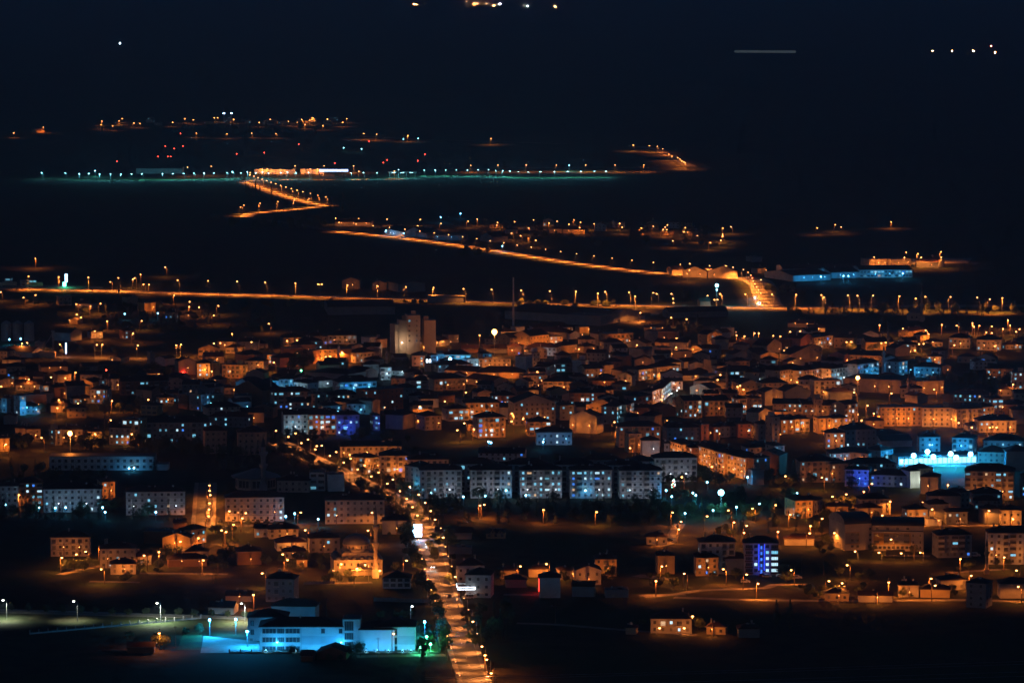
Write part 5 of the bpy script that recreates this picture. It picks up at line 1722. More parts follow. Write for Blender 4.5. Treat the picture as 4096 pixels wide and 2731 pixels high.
# red-lit facade pieces
M_RED = emis('red_neon', (1.0, .03, .02), 9.0)
for t, x0, y0, y1, lb, pw in (('R2', 1437, 515, 612, 'vertical red neon strip up the corner of a pale block', 900), ('T1', 1975, 590, 640, 'red neon shop sign in the trees by the lattice mast quarter', 500), ('T1', 2050, 645, 715, 'red lit doorway strip at the foot of the gabled beige block', 700)):
    p = tp(t, x0, y1 + 8); h = (y1 - y0) * TILES[t][2] * p.y / F
    s = thing('neon_strip', lb, 'neon sign', (p.x, p.y - .5, 0)); _b = MB(); _b.box(-.12, .12, -.1, .1, .6, h); mb_part('tube', _b, M_RED, s)
    _b = MB(); _b.box(-.2, .2, .11, .2, 0, h + .2); mb_part('backing', _b, M_DARKM, s); put('neon_light', light_data('r', pw), s, (.4, -1.2, h * .4))
# clock tower with lit arches
c = tp('T3', 200, 685); ct = thing('clock_tower', 'square stone tower with two white lit arches', 'tower', (c.x, c.y, 0), .25)
_b = MB(); _b.box(-2, 2, -2, 2, 0, 6); mb_part('shaft', _b, M_STONE, ct); _b = MB(); _b.box(-2.2, 2.2, -2.2, 2.2, 6.01, 9.2); mb_part('belfry', _b, M_STONE, ct); _b = MB(); _b.lathe([(2.8, 9.21), (.1, 12)], 4, phase=.785); mb_part('roof', _b, M_ROOF[2], ct)
for x in (-1.05, 1.05):
    _b = MB(); _b.poly([(x - .7, -2.23, 6.3), (x + .7, -2.23, 6.3), (x + .7, -2.23, 8.0), (x + .35, -2.23, 8.7), (x - .35, -2.23, 8.7), (x - .7, -2.23, 8.0)]); mb_part('lit_arch', _b, emis('arch_glow', (.75, .9, 1.0), 4), ct)
LANDMARKS.append(('the lit-arch clock tower', c))
# power lines across the dark foreground
M_WIRE = mat('wire', (.75, .72, .70), .35, .05, 1, metal=.9)
for k, (ya, yb, d) in enumerate(((2694, 2633, 1610), (2702, 2645, 1606), (2731, 2676, 1592), (2742, 2695, 1588), (2790, 2728, 1570))):
    pts = []
    for i in range(25):
        t = i / 24; x = 1700 + t * 2700; y = ya + (yb - ya) * (t ** 1.5) + (14 if k < 2 else 20) * (1 - t) ** 2
        dd = FW + Vector((1, 0, 0)) * ((x - CX) / F) + UP * ((CY - y) / F); sc_ = (d + 30 * t) / dd.y
        pts.append(Vector((0, 0, CAM_H)) + dd * sc_)
    b = MB(); b.tube(pts, .055, 5)
    tag(put('power_line', b.mesh('power_line', M_WIRE)), 'thin power line cable sagging across the dark foreground field', 'cable', 'parallel power line cables')
# ---------------------------------------------------------------- street lighting
PS = 5200.0
G_AVE = ('tall sodium lamp lighting the tree-lined avenue', 'avenue lamps')
def spot_data(power, cone):
    k = ('spot', int(power), cone)
    if k not in LIGHTS:
        ld = bpy.data.lights.new('lamp_light', 'SPOT'); ld.energy = power; ld.color = (1.0, .30, .065); ld.spot_size = math.radians(cone); ld.spot_blend = .95; ld.shadow_soft_size = .2
        LIGHTS[k] = ld
    return LIGHTS[k]
# avenue: pools of light every 15 m, heads on alternating sides
_acc = 0; _side = 1; _sd = side_dirs(AVE); _tot = 0
for i in range(len(AVE) - 1):
    a, b = AVE[i], AVE[i + 1]; L = (b - a).length; s = -_acc
    while s < L:
        if s >= 0:
            p = a + (b - a) * (s / L); n = _sd[i]
            near = p.y < 2040
            sd_ = _side
            h_ = 8.5 if _side > 0 or not near else 5.0
            r = lamp(p + n * sd_ * ((5.2 if sd_ > 0 else 6.6) if near else 4.0), h_, 'cobra', 's', 400, math.atan2(-n.y * sd_, -n.x * sd_), *G_AVE, glass=.46 if (not near or (sd_ > 0 and random.random() < .6)) else .16, name='avenue_lamp')
            if r:
                o = put('lamp_light', spot_data(25000 if h_ > 6 else 9000, 108 if h_ > 6 else 124), r, (2.6, 0, h_ - .9)); o.rotation_euler = (0, (-.38 if h_ > 6 else -.7) if near else -.25, 0)
            _side = -_side
        s += 15.5
    _acc = (L + _acc) % 15.5
G_HWY = ('tall highway lamp with curved arm beside the dual carriageway', 'highway lamps')
HP = dict(h=12, kind='cobra', col='s', power=60000, down=140, name='highway_lamp', label=G_HWY[0], group=G_HWY[1])
lamps('R7', [(192, 7), (394, 12), (594, 14), (794, 18), (1193, 33), (1398, 38), (1594, 42), (1782, 47), (1985, 54), (2335, 66)], **HP)
lamps('R8', [(151, 66), (351, 72), (545, 78), (730, 83), (931, 91), (1120, 97), (1318, 102), (1511, 106), (1687, 109), (1834, 122), (1883, 111), (2043, 115), (2085, 141), (2206, 118)], **HP)
lamps('R9', [(22, 110), (440, 117), (600, 119), (767, 120), (920, 122), (1078, 124), (1093, 138), (1244, 126), (1305, 128), (1404, 128), (1569, 131), (1671, 146), (1732, 135), (1890, 136), (2058, 140), (2137, 150), (2216, 143)], **HP)
lamps('R7', [(2137, 60)], h=12, kind='double', col='s', power=60000, down=140, name='highway_lamp', label='twin-armed highway lamp beside the dual carriageway', group='twin highway lamps')
G_L = ('sodium lamp on the lower road by the totem sign', 'lower road lamps')
lamps('R7', [(148, 457), (183, 454), (402, 463), (651, 467), (688, 465), (926, 471), (1185, 469), (1217, 464), (1437, 457), (1481, 455), (1690, 448)], 9.5, 'cobra', 's', 9000, *G_L, name='road_lamp')
# the zigzag country road
def along(line, step, off, h, power, label, group, skip=0.0):
    acc = step * .4
    sd = side_dirs(line)
    for i in range(len(line) - 1):
        a, b = line[i], line[i + 1]; L = (b - a).length; s = acc
        while s < L:
            p = a + (b - a) * (s / L) + sd[i] * off
            q = p - sd[i] * (1.6 if off > 0 else -1.6)
            lamp(q, h, 'cobra', 's', power, math.atan2(-sd[i].y * off, -sd[i].x * off), label, group, glass=.36, name='road_lamp', down=136)
            s += step
        acc = s - L
along(FAR1, 30, -8.5, 10, 60000, 'sodium lamp along the straight country road', 'country road lamps')
along(FAR2, 32, -8.5, 10, 60000, 'sodium lamp on the hairpin of the country road', 'hairpin lamps')
along(FAR3, 32, 8.5, 10, 60000, 'sodium lamp on the slope towards the airfield', 'slope lamps')
along(FAR4, 45, -8.5, 10, 30000, 'sodium lamp along the airfield approach', 'approach lamps')
# airfield perimeter
G_A = ('blue-white perimeter lamp along the airfield fence', 'airfield perimeter lamps')
lamps('R10', [(x, y) for x, y in ((280, 489), (438, 490), (533, 496), (597, 494), (640, 474), (670, 497), (742, 497), (812, 497), (884, 497), (952, 496), (1092, 495), (1162, 494), (1233, 493), (1302, 492), (1371, 491), (1439, 490), (1527, 489), (1561, 483), (1619, 489), (1662, 482), (1716, 491), (1763, 483), (1804, 490), (1885, 488), (1932, 486), (1987, 488), (2073, 488))], 8, 'cobra', 't', 9000, *G_A, name='perimeter_lamp')
lamps('R11', [(583, 265), (648, 265), (710, 264), (772, 264), (837, 264), (900, 263), (962, 263), (1003, 267), (1045, 268), (1087, 271), (1137, 274), (1194, 276), (1268, 275), (1349, 274), (1428, 273), (1505, 272), (1585, 272), (1654, 271), (150, 280), (226, 280), (305, 281), (433, 262), (1436, 237)], 8, 'cobra', 't', 9000, *G_A, name='perimeter_lamp')
G_F = ('lone sodium lamp on the far field lane', 'field lane lamps')
lamps('R11', [(228, 50), (303, 55), (487, 62), (976, 80), (1812, 117), (1908, 121), (1955, 125), (1985, 140), (2022, 172), (2040, 183), (2074, 192), (2088, 200), (2098, 212), (2110, 217), (2118, 222), (857, 237), (1017, 236), (1183, 235), (1361, 235), (1533, 235), (1706, 235), (1875, 235), (168, 240)], 9, 'cobra', 's', 22000, *G_F, name='field_lamp')
lamps('R10', [(1420, 445), (1982, 443), (2179, 443), (1260, 452), (2084, 462)], 12, 'cobra', 's', 14000, 'tall sodium lamp over the airfield depot', 'depot lamps', name='yard_lamp')
G_V = ('sodium lamp in the far northern village', 'northern village lamps')
lamps('R10', [(685, 142), (680, 165), (800, 140, 3), (820, 125), (757, 175), (1243, 126), (1300, 134), (1320, 222), (1440, 120), (1462, 120), (1570, 130), (1743, 152), (1815, 130), (1938, 145), (2027, 130, 3), (1998, 150), (2080, 138, 2), (2098, 120), (2200, 128), (2303, 150, 2), (2330, 125), (1855, 226), (1525, 228), (1690, 223), (92, 222), (1160, 150), (900, 155), (940, 158), (2050, 165), (2170, 172)], 7, 'post', 's', 8000, *G_V, name='village_lamp')
lamps('R10', [(292, 182, 3), (238, 1065, 3), (1110, 1122, 1.5), (945, 1170), (905, 1195), (965, 1237), (895, 1202)], 9, 'post', 's', 3500, 'isolated bright lamp at a far farmstead', 'farmstead lamps')
G_O = ('sodium lamp in the orchard village beyond the country road', 'orchard village lamps')
lamps('R11', [(62, 547), (198, 550), (365, 553), (560, 555), (682, 578), (842, 565), (895, 553), (1115, 568), (1010, 588), (1015, 573), (1197, 605), (1097, 635), (1240, 677), (1226, 558), (1318, 576), (1365, 565), (1383, 594), (1435, 583), (1465, 558), (1503, 571), (1470, 596), (1497, 603), (1582, 580), (1733, 578), (1747, 600), (1860, 605), (1930, 595), (2013, 587), (2000, 600), (1988, 614), (2010, 615), (2119, 604), (2110, 627), (2190, 650), (2340, 605), (2338, 650), (478, 600), (545, 592), (1150, 650), (2045, 680)], 7, 'post', 's', 6000, *G_O, name='village_lamp')
lamps('R12', [(462, 330), (457, 372), (457, 385), (510, 325), (1052, 332), (1165, 312), (1202, 326), (1517, 294, 1.5), (445, 410), (380, 425)], 7, 'post', 's', 6000, *G_O, name='village_lamp')
lamps('R12', [(1612, 485), (1600, 517), (1686, 494), (1706, 518), (1830, 482), (1832, 517), (1410, 515), (250, 557), (248, 597), (478, 570), (697, 657)], 10, 'cobra', 's', 12000, 'yard lamp by the far depots', 'depot yard lamps', name='yard_lamp')
lamps('R12', [(936, 607), (1075, 640), (1217, 636), (1247, 636), (1590, 620)], 5, 'flood', 'c', 3200, 'blue-white floodlight on the far warehouses', 'warehouse floodlights', name='floodlight', cat='floodlight')
lamps('R12', [(420, 722)], 14, 'flood', 't', 9000, 'bright teal floodlight by the highway trees', None, name='floodlight', cat='floodlight')
lamps('R12', [(42, 746), (135, 746), (362, 757), (405, 783), (425, 782), (145, 776), (148, 802)], 8, 'cobra', 's', 2500, 'low lamp in the yards beside the highway', 'highway yard lamps')
lamps('R11', [(680, 544), (462, 638), (1043, 714), (360, 622), (797, 522)], 5, 'flood', 'c', 2200, 'small blue-white floodlight in the orchard village', 'village floodlights', name='floodlight', cat='floodlight')
lamps('R10', [(1213, 228), (1112, 313), (1229, 312), (1170, 330), (1062, 383), (1128, 383), (1147, 383), (786, 415), (1590, 365), (1777, 357), (2007, 302), (2250, 427)], 6, 'globe', 'r', 1, 'red obstruction light on a short post in the airfield', 'red airfield lights', light=False, name='beacon_light', cat='beacon')
lamps('R11', [(260, 98), (587, 175), (545, 213), (365, 208), (58, 225), (343, 224)], 6, 'globe', 'r', 1, 'red obstruction light on a short post in the airfield', 'red airfield lights', light=False, name='beacon_light', cat='beacon')
lamps('R11', [(110, 135), (215, 142), (462, 85), (548, 82)], 5, 'flood', 't', 1500, 'small teal floodlight at the far airfield edge', 'airfield floodlights', name='floodlight', cat='floodlight')
lamps('R0', [(950, 10), (957, 11), (1004, 3), (1032, 9), (1071, 4), (1090, 9), (1097, 9), (1117, 9), (1134, 13), (1202, 12), (1275, 16), (2142, 117), (2187, 117), (2236, 117), (2286, 120), (2328, 118)], 9, 'post', 's', 1, 'tiny sodium lamp on the horizon plain', 'horizon plain lamps', light=False)
lamps('R0', [(1148, 10), (1212, 15), (275, 101)], 9, 'flood', 'w', 1, 'tiny white light on the horizon plain', 'white horizon plain lights', light=False, name='floodlight', cat='floodlight')
lamps('R0', [(2277, 107)], 20, 'globe', 'r', 1, 'red beacon above the eastern horizon lamps', None, light=False, name='beacon_light', cat='beacon')
# town streets
G_T = ('bracket sodium lamp on a pole in the town lanes', 'town lane lamps')
TP = dict(h=7.5, kind='post', col='s', power=PS, label=G_T[0], group=G_T[1])
TP['name'] = 'lane_lamp'
lamps('T1', [(860, 47), (908, 80), (1200, 122), (1588, 118), (1062, 232, 1.5), (1490, 258), (15, 852), (322, 773), (572, 747), (732, 758), (848, 695), (660, 1003), (643, 1093), (876, 1040), (1256, 1013), (1660, 1000), (1240, 1228)], **TP)
lamps('R7', [(158, 150), (239, 133, 2), (513, 194), (608, 208, 1.5), (676, 190), (1274, 178), (1272, 212), (1338, 215), (1467, 205), (1437, 270), (720, 308), (951, 303), (1170, 135), (5, 113), (742, 45), (963, 60), (1002, 62), (890, 28)], **TP)
lamps('T2', [(98, 60), (715, 150), (303, 263), (920, 342), (1030, 333), (1535, 468, 3), (1352, 520, 1.6), (1405, 516), (770, 582, 1.4), (75, 682)], **TP)
lamps('T3', [(780, 280), (1893, 433), (1427, 688), (390, 1020), (1140, 1155, 1.5), (1265, 1215), (1137, 1243), (608, 1262), (530, 1340), (715, 1332), (626, 918), (2290, 1250), (110, 1075)], **TP)
lamps('T4', [(285, 28, 3), (629, 82), (803, 100), (940, 280), (1017, 292), (690, 313), (247, 387), (540, 400), (686, 415), (1015, 398), (1168, 390), (1362, 280), (1450, 290), (1563, 255), (1610, 257, 1.5), (1773, 285), (1853, 292), (1963, 240), (2075, 233), (1895, 450), (1180, 722), (1150, 778), (2040, 803), (1402, 843), (1372, 855), (1440, 888), (1415, 890), (518, 1000)], **TP)
lamps('T5', [(735, 165, 1.5), (995, 205), (1432, 162), (1598, 172), (1776, 143), (1776, 170), (1793, 185), (1853, 172), (1992, 180), (2118, 208), (2173, 110, 2), (2198, 168), (2265, 240), (2303, 210), (1930, 247), (1992, 253), (1250, 225), (1283, 265), (365, 355), (418, 352), (755, 367), (803, 360), (1178, 377), (1228, 375), (1130, 447), (1572, 390), (2025, 400), (450, 918), (868, 928), (1345, 885), (600, 1065), (670, 1155), (533, 1232), (1620, 1258), (2120, 1180), (2230, 830), (1768, 1310), (1968, 1310), (2045, 1310), (890, 745)], **TP)
lamps('U1', [(465, 193), (488, 190), (65, 265), (1065, 150), (1475, 152), (212, 833), (2223, 1315)], **TP)
lamps('U2', [(50, 726), (60, 832), (272, 1014, 1.3), (457, 1035), (418, 1092), (320, 1164), (187, 1228), (236, 1246), (1072, 1028), (1870, 1030), (1122, 1226, 1.3), (1825, 1230, 1.6), (1622, 383), (1253, 285)], **TP)
lamps('P', [(838, 1960, 3), (842, 1985, 3), (838, 2010, 3), (836, 2035, 3), (834, 2062, 3)], **TP)
lamps('U4', [(645, 1028), (1032, 1070), (1270, 1005), (740, 1130), (776, 1135), (715, 1215), (1333, 1138), (1475, 1177), (1445, 1255), (1825, 1245), (1800, 945), (1963, 1052, 1.3), (2190, 1180), (2180, 1260), (2320, 1097), (1540, 985), (1908, 622), (168, 308), (18, 125), (1085, 518), (748, 633)], **TP)
lamps('U5', [(208, 850), (362, 825), (558, 796), (648, 708), (1222, 910), (1323, 992), (90, 1097, 1.3), (413, 1102, 1.4), (228, 1258), (765, 1060), (1732, 525), (985, 450), (133, 123), (855, 907), (88, 638), (1500, 722), (2230, 1103), (1960, 1010)], **TP)
TP2 = dict(TP, label='bracket sodium lamp among the houses at the town edge', group='town edge lamps')
lamps('R3', [(1516, 243), (75, 412), (461, 430, 1.3), (215, 458), (608, 463), (38, 505), (680, 521, 1.5), (888, 436), (1240, 405), (1126, 505), (1208, 518, 1.4), (1502, 513, 1.4), (1768, 489), (1793, 533), (1952, 367), (2020, 471), (2228, 356), (2305, 438), (2316, 540), (2274, 487), (268, 726)], **TP2)
lamps('R1', [(415, 383), (575, 342), (513, 360), (672, 310), (680, 460, 1.3), (968, 368), (1068, 345), (1212, 275), (1332, 252), (1367, 400), (2051, 200), (1900, 360), (1932, 398), (1762, 487), (1703, 632), (1070, 890)], **TP2)
lamps('R2', [(548, 402), (1070, 27), (1042, 33), (1468, 62), (1826, 76), (2336, 78), (1488, 425, 1.4), (1313, 440), (2265, 438), (2225, 538), (1075, 1037), (1105, 1118), (288, 200)], **TP2)
lamps('R2', [(1525, 710)], 8, 'post', 's', 1, 'dark unlit lamp post alone in the field', None, light=False)
for o in list(COL.objects)[-8:]:
    if o.name.startswith('lamp_glass'): o.data = bowl(.3).mesh('lamp_glass', M_GLASS)
# blue-white lamps in the estates
G_B = ('blue-white post-top lamp among the trees of the housing estate', 'estate lamps')
BP = dict(h=4.2, kind='globe', col='c', power=750, label=G_B[0], group=G_B[1])
BP['name'] = 'park_lamp'
lamps('U1', [(620, 987), (735, 983), (927, 983, 2.2), (1150, 983), (1177, 1035), (1745, 1035, 2), (60, 950), (440, 985)], **BP)
lamps('U2', [(1005, 1050, 2), (905, 1083), (1267, 1113, 1.5), (2300, 757, 2.5)], **BP)
lamps('U4', [(572, 792, 1.5), (636, 861, 1.5), (905, 845, 3), (1485, 643, 2.5), (1033, 700), (872, 820), (1360, 978), (785, 1048), (1098, 1016), (1617, 943), (2038, 825)], **BP)
lamps('R5', [(1217, 778, .6), (1750, 778, .8), (1466, 452, 1.5), (1098, 450), (1116, 456), (712, 796), (1078, 815), (1350, 810, .5), (930, 820, .6)], **BP)
lamps('T1', [(1398, 47), (1768, 40), (105, 330, 3), (232, 325, 3)], **BP)
lamps('T2', [(1078, 680, 1)], 4.5, 'globe', 'g', 2200, 'green-white lamp under the big spreading tree', None)
# big floodlights
def big(t, x, y, h, col, power, label, r=1.0):
    lamp(tp(t, x, y, h), h, 'flood', col, power, None, label, None, glass=r, name='floodlight', cat='floodlight')
big('T3', 945, 262, 16, 's', 42000, 'dazzling sodium floodlight mast beside the ochre civic hall', 2.3)
big('U1', 785, 162, 14, 's', 26000, 'dazzling sodium floodlight mast over the hillside houses', 1.6)
big('T5', 490, 770, 15, 's', 16000, 'sodium floodlight mast above the long brown hall', 1.5)
big('U4', 1187, 830, 12, 't', 9000, 'dazzling blue-white floodlight in the park', 1.9)
big('R12', 420, 700, 16, 't', 5000, 'teal-white floodlight mast over the highway yard', 1.6)
big('T3', 450, 556, 6, 'c', 3500, 'glaring cyan wall floodlight over the shop street', 1.3)
for x, y in ((1115, 412), (1270, 368), (1335, 425), (1530, 392), (1590, 432), (1752, 396)):
    lamp(tp('U5', x, y, 6.5), 6.5, 'flood', 'c', 34000, None, 'glaring blue-white floodlight at the glass pavilion', 'pavilion floodlights', glass=1.7, name='floodlight', cat='floodlight')
def wash_data(power):
    k = ('wash', int(power))
    if k not in LIGHTS:
        ld = bpy.data.lights.new('lamp_light', 'SPOT'); ld.energy = power; ld.color = LCOL['c']; ld.spot_size = math.radians(150); ld.spot_blend = .6; ld.shadow_soft_size = .3
        LIGHTS[k] = ld
    return LIGHTS[k]
# perimeter road and school
lamps('R1', [(1055, 687), (1622, 690)], 9, 'cobra', 'y', 42000, 'cool white lamp on a tall pole along the perimeter road', 'perimeter road lamps', down=165)
lamps('R1', [(495, 675)], 9, 'cobra', 'y', 12000, 'dim cool white lamp at the far end of the perimeter road', None, down=128)
lamps('R1', [(20, 668)], 9, 'cobra', 'y', 36000, 'cool white lamp on a tall pole along the perimeter road', 'perimeter road lamps', down=152)
lamps('S', [(1895, 58)], 8, 'cobra', 'w', 600, 'slim white lamp behind the school lawn', None)
G_S = ('blue-white yard lamp on a tall pole beside the school', 'school yard lamps')
lamps('S', [(8, 205, 1), (130, 335, 1.3), (2028, 232, 1.0)], 6.5, 'flood', 'c', 12000, *G_S, name='floodlight', cat='floodlight', glass=.5)
lamps('R1', [(1582, 805), (1409, 805)], 7, 'flood', 'c', 18000, *G_S, name='floodlight', cat='floodlight', glass=.5)
G_S2 = ('short blue-white flood lamp in front of the school wall', 'school wall floodlights')
for x in (450, 1135):
    q = tp('S', x, 443, 4.0)
    lamp(q, 4.0, 'cobra', 'c', 1500, math.pi / 2, *G_S2, name='floodlight', cat='floodlight', glass=.4)
q = tp('S', 1650, 505, 1.0); lamp(q, 1.2, 'flood', 'w', 900, None, 'low spotlight at the foot of the school hall wall', None, name='floodlight', cat='floodlight', glass=.25)
for x in (330, 480, 640, 800, 960, 1110, 1245, 1400, 1520, 1640, 1790, 1880):  # added lights that wash the school walls in cyan
    q = tp('S', x, 556, .5)
    g = lamp(q, .9, 'flood', 'c', 1, None, 'knee-high added cyan light washing the school front', 'added school wash lights', light=False, name='floodlight', cat='floodlight', glass=.2)
    if g:
        g.rotation_euler = (0, 0, math.pi)
        o = put('lamp_light', wash_data(2700 if x < 1300 else 1700), g, (0, -1.1, .9)); o.rotation_euler = (math.radians(-112), 0, 0)
lamps('S', [(800, 350), (1697, 350)], 8.2, 'post', 's', 120, 'sodium lamp on a pole in front of the school', 'lane lamps by the school')
lamps('U1', [(1445, 545), (1500, 540), (1690, 520)], 1.6, 'globe', 'c', 700, 'low cyan lamp at the foot of the long white hall', 'hall ground lamps')
# light that reaches facades from lanes hidden between the houses
G_H = ('short bracket lamp in a lane between the houses', 'lane lamps between houses')
G_HB = ('short bluish lamp in a lane between the houses', 'bluish lane lamps')
random.seed(77)
JOBS = []
for (c, d, n, w, col, k, H, D) in AUTO:
    if D > 4600 and col == 's': hh, pw = 7.0, 6000.
    else: hh, pw = min(5.6, max(3.6, H * .6)), 1000.
    if col != 's': pw *= .8
    if col in ('n',): pw *= .36
    cnt = 1 if w < 17 else 2 if w < 34 else 3
    for i in range(cnt):
        off = (i + .5) / cnt - .5 + random.uniform(-.12, .12)
        pos = c + d * (off * w) + n * random.uniform(5.0, 7.0)
        if col == 's' and any((Vector((q.x, q.y, 0)) - Vector((pos.x, pos.y, 0))).length < 9 for q in ALL_LAMPS): continue
        JOBS.append((pos.length, pos, hh, col, pw * (0, .45, 1.15, 2.5)[int(k)], math.atan2(n.y, n.x)))
JOBS.sort(key=lambda j: j[0])
_mb = MB(); _keys = sorted(LCOL)
for i, (D, pos, hh, col, pw, fa) in enumerate(JOBS):
    if i < 250:
        lamp(pos, hh, 'post' if col == 's' else 'cobra', col, pw, fa, *(G_H if col == 's' else G_HB), glass=.16, name='bracket_lamp', down=False)
    else:
        _mb.tube([(pos.x, pos.y, 0), (pos.x, pos.y, hh + .8)], .12, 4, 0); q = Vector((math.cos(fa), math.sin(fa), 0)) * 1.2
        _mb.tube([(pos.x, pos.y, hh + .2), (pos.x + q.x, pos.y + q.y, hh + .3)], .05, 4, 0); _mb.box(pos.x + q.x - .3, pos.x + q.x + .3, pos.y + q.y - .2, pos.y + q.y + .2, hh + .2, hh + .35, 0)
        _mb.lathe([(.2, hh + .19), (.16, hh), (.02, hh - .05)], 6, pos.x + q.x, pos.y + q.y, 1 + _keys.index(col))
        put('lamp_light', light_data(col, pw), None, (pos.x + q.x, pos.y + q.y, hh - .35))
if _mb.f:
    tag(put('bracket_lamp_rows', _mb.mesh('bracket_lamp_rows', [M_METAL] + [GLOW[k] for k in _keys]), kind='stuff'), 'many small bracket lamps scattered through the distant lanes', 'street lamps')
# added lamps that brighten the front of the domed mosque
lamps('R2', [(215, 455, 1.0), (60, 470, .8), (370, 470, .8)], 4.4, 'cobra', 's', 5200, 'low added sodium lamp brightening the domed mosque front', 'added low mosque lamps', name='added_lamp', down=False)
lamp(tp('T2', 2205, 500), 9, 'cobra', 'v', 3000, -1.2, 'pale lamp at the foot of the ribbed mill tower', None, name='yard_lamp', down=False)
# lit gate and sign at the airfield
c = tp('R11', 455, 312); gt = thing('gate_canopy', 'greenish white lit gate canopy at the airfield', 'canopy', (c.x, c.y, 0))
_b = MB(); _b.box(-18, 18, -5, 5, 7.0, 8.2); mb_part('canopy', _b, wall_mat('w'), gt)
for x in (-16, -5, 5, 16):
    _b = MB(); _b.box(x - .4, x + .4, -.4, .4, 0, 7.0); mb_part('post', _b, M_CONC, gt)
for x in (-11, 0, 11):
    _b = MB(); _b.box(x - 2.2, x + 2.2, -1.5, 1.5, 6.6, 6.98); mb_part('lamp_panel', _b, GLOW['t'], gt); put('canopy_light', light_data('t', 9000), gt, (x, -1, 5.8))
c = tp('R11', 52, 300); sg = thing('lit_sign', 'long blue-white glowing sign on the airfield depot', 'sign', (c.x, c.y, 0))
_b = MB(); _b.box(-18, 18, -.3, .3, 5.5, 8.2); mb_part('panel', _b, emis('sign_glow', (.35, .5, 1.0), 6), sg)
for x in (-14, 14):
    _b = MB(); _b.box(x - .3, x + .3, -.25, .25, 0, 5.5); mb_part('post', _b, M_METAL, sg)
lamps('R3', [(1290, 318), (1440, 326), (1580, 330), (1700, 326)], 4.6, 'cobra', 's', 1700, 'low added sodium lamp brightening the front of the vaulted civic building', 'added civic front lamps', name='added_lamp', down=False)  # added lamps, here to brighten the civic facade
lamps('R3', [(60, 800), (215, 800)], 3.4, 'cobra', 's', 620, 'low added lamp brightening the red-roofed villa', 'added villa lamps', name='added_lamp', down=False)  # added lamps that lift the dim villa front
lamps('S', [(1985, 505), (2090, 470), (2050, 390)], 2.6, 'flood', 'g', 3200, 'short added lamp that turns the school lawn green', 'added lawn lamps', name='floodlight', cat='floodlight', glass=.2)  # added green lights that make the lawn show bright green
lamps('R2', [(110, 425), (270, 430)], 9, 'cobra', 's', 5200, 'tall added sodium lamp brightening the domed mosque', 'added tall mosque lamps', name='added_lamp', down=False)  # added lamps to light the mosque's upper walls and dome
# ---------------------------------------------------------------- trees
random.seed(21)
grove('U1', 0, 985, 2100, 1130, 46, ['conifer', 'conifer', 'round'], (7, 10), ('dark', 'in the estate below the white hall'), 'estate trees')
grove('U1', 560, 560, 1750, 600, 22, ['conifer'], (7, 9), ('tall', 'in the row before the long white hall'), 'hall conifers')
grove('U1', 60, 560, 1300, 690, 16, ['conifer', 'round'], (7, 9), ('dim', 'between white hall and estate'), 'upper estate trees')
grove('U1', 100, 250, 1200, 330, 20, ['round', 'shrub'], (6, 9), ('shadowy', 'on the slope under the hillside floodlight'), 'slope trees')
grove('T1', 450, 1080, 1700, 1180, 26, ['round', 'conifer'], (6, 9), ('leafy', 'in the park by the lattice mast'), 'mast park trees')
grove('T1', 380, 470, 1500, 510, 10, ['round'], (5, 7), ('orange-lit', 'behind the lower road'), 'lower road trees')
grove('T2', 20, 470, 920, 490, 13, ['conifer'], (6, 8), ('orange-lit', 'beside the lower road bend'), 'lit conifers')
grove('U2', 900, 180, 2300, 260, 22, ['round', 'conifer'], (6, 8), ('dark', 'between the terrace and the avenue'), 'terrace trees')
grove('U2', 1150, 480, 1560, 640, 7, ['round'], (6, 8), ('dark', 'left of the upper avenue'), 'upper avenue trees')
for i in range(0, len(AVE) - 1, 2):
    p = AVE[i]; n = side_dirs(AVE)[i]
    if p.y > 1960 and p.y < 2800:
        for s in (-1, 1):
            if random.random() < .85: tree(p + n * s * random.uniform(9, 12), random.choice(['round', 'round', 'conifer']), random.uniform(6.5, 9), 'broad street tree lining the upper avenue', 'upper avenue street trees')
for q in [(600, 400), (628, 440), (640, 480), (640, 545), (660, 590), (700, 625), (715, 655), (735, 690), (745, 725), (757, 760), (768, 800), (780, 840), (790, 880), (800, 915), (810, 950), (818, 990)]:
    tree(tp('R2', q[0] - 2, q[1] + 12), 'round', random.uniform(6, 7.5), 'dense street tree in the row between school and avenue', 'avenue row trees')
tree_row('R2', [(860, 520), (838, 560), (945, 800), (958, 840), (965, 905), (985, 950), (1010, 985), (1000, 880), (1060, 960)], 'round', (4.5, 6), 'lit roadside tree on the dark field side of the avenue', 'field side avenue trees')
grove('R2', 1000, 760, 1260, 960, 16, ['round', 'poplar'], (6, 9), ('black', 'in the thicket by the avenue field'), 'thicket trees')
grove('R5', 460, 850, 2340, 1010, 78, ['conifer', 'conifer', 'round'], (7, 10), ('dark', 'in the park before the white apartment row'), 'apartment park trees')
grove('U4', 520, 600, 2250, 760, 40, ['conifer', 'round'], (7, 10), ('bluish', 'in the park behind the floodlight'), 'floodlit park trees')
grove('U5', 160, 600, 800, 760, 16, ['conifer', 'round'], (6, 9), ('dark', 'before the blue-lit facade'), 'blue facade trees')
grove('U5', 930, 480, 1800, 560, 18, ['round', 'conifer'], (5, 8), ('backlit', 'in front of the glass pavilion'), 'pavilion trees')
grove('U5', 100, 940, 860, 1120, 14, ['round'], (5, 7), ('dark', 'behind the vaulted civic building'), 'civic trees')
grove('T5', 330, 430, 1300, 470, 18, ['round'], (6, 8), ('lit', 'around the market hall lamps'), 'market trees')
grove('T5', 780, 1230, 1600, 1290, 12, ['round', 'poplar'], (6, 9), ('dark', 'below the long ochre block'), 'ochre block trees')
grove('T4', 500, 180, 1050, 320, 20, ['conifer', 'round', 'poplar'], (7, 10), ('dim', 'in the gardens by the ochre gabled house'), 'garden trees')
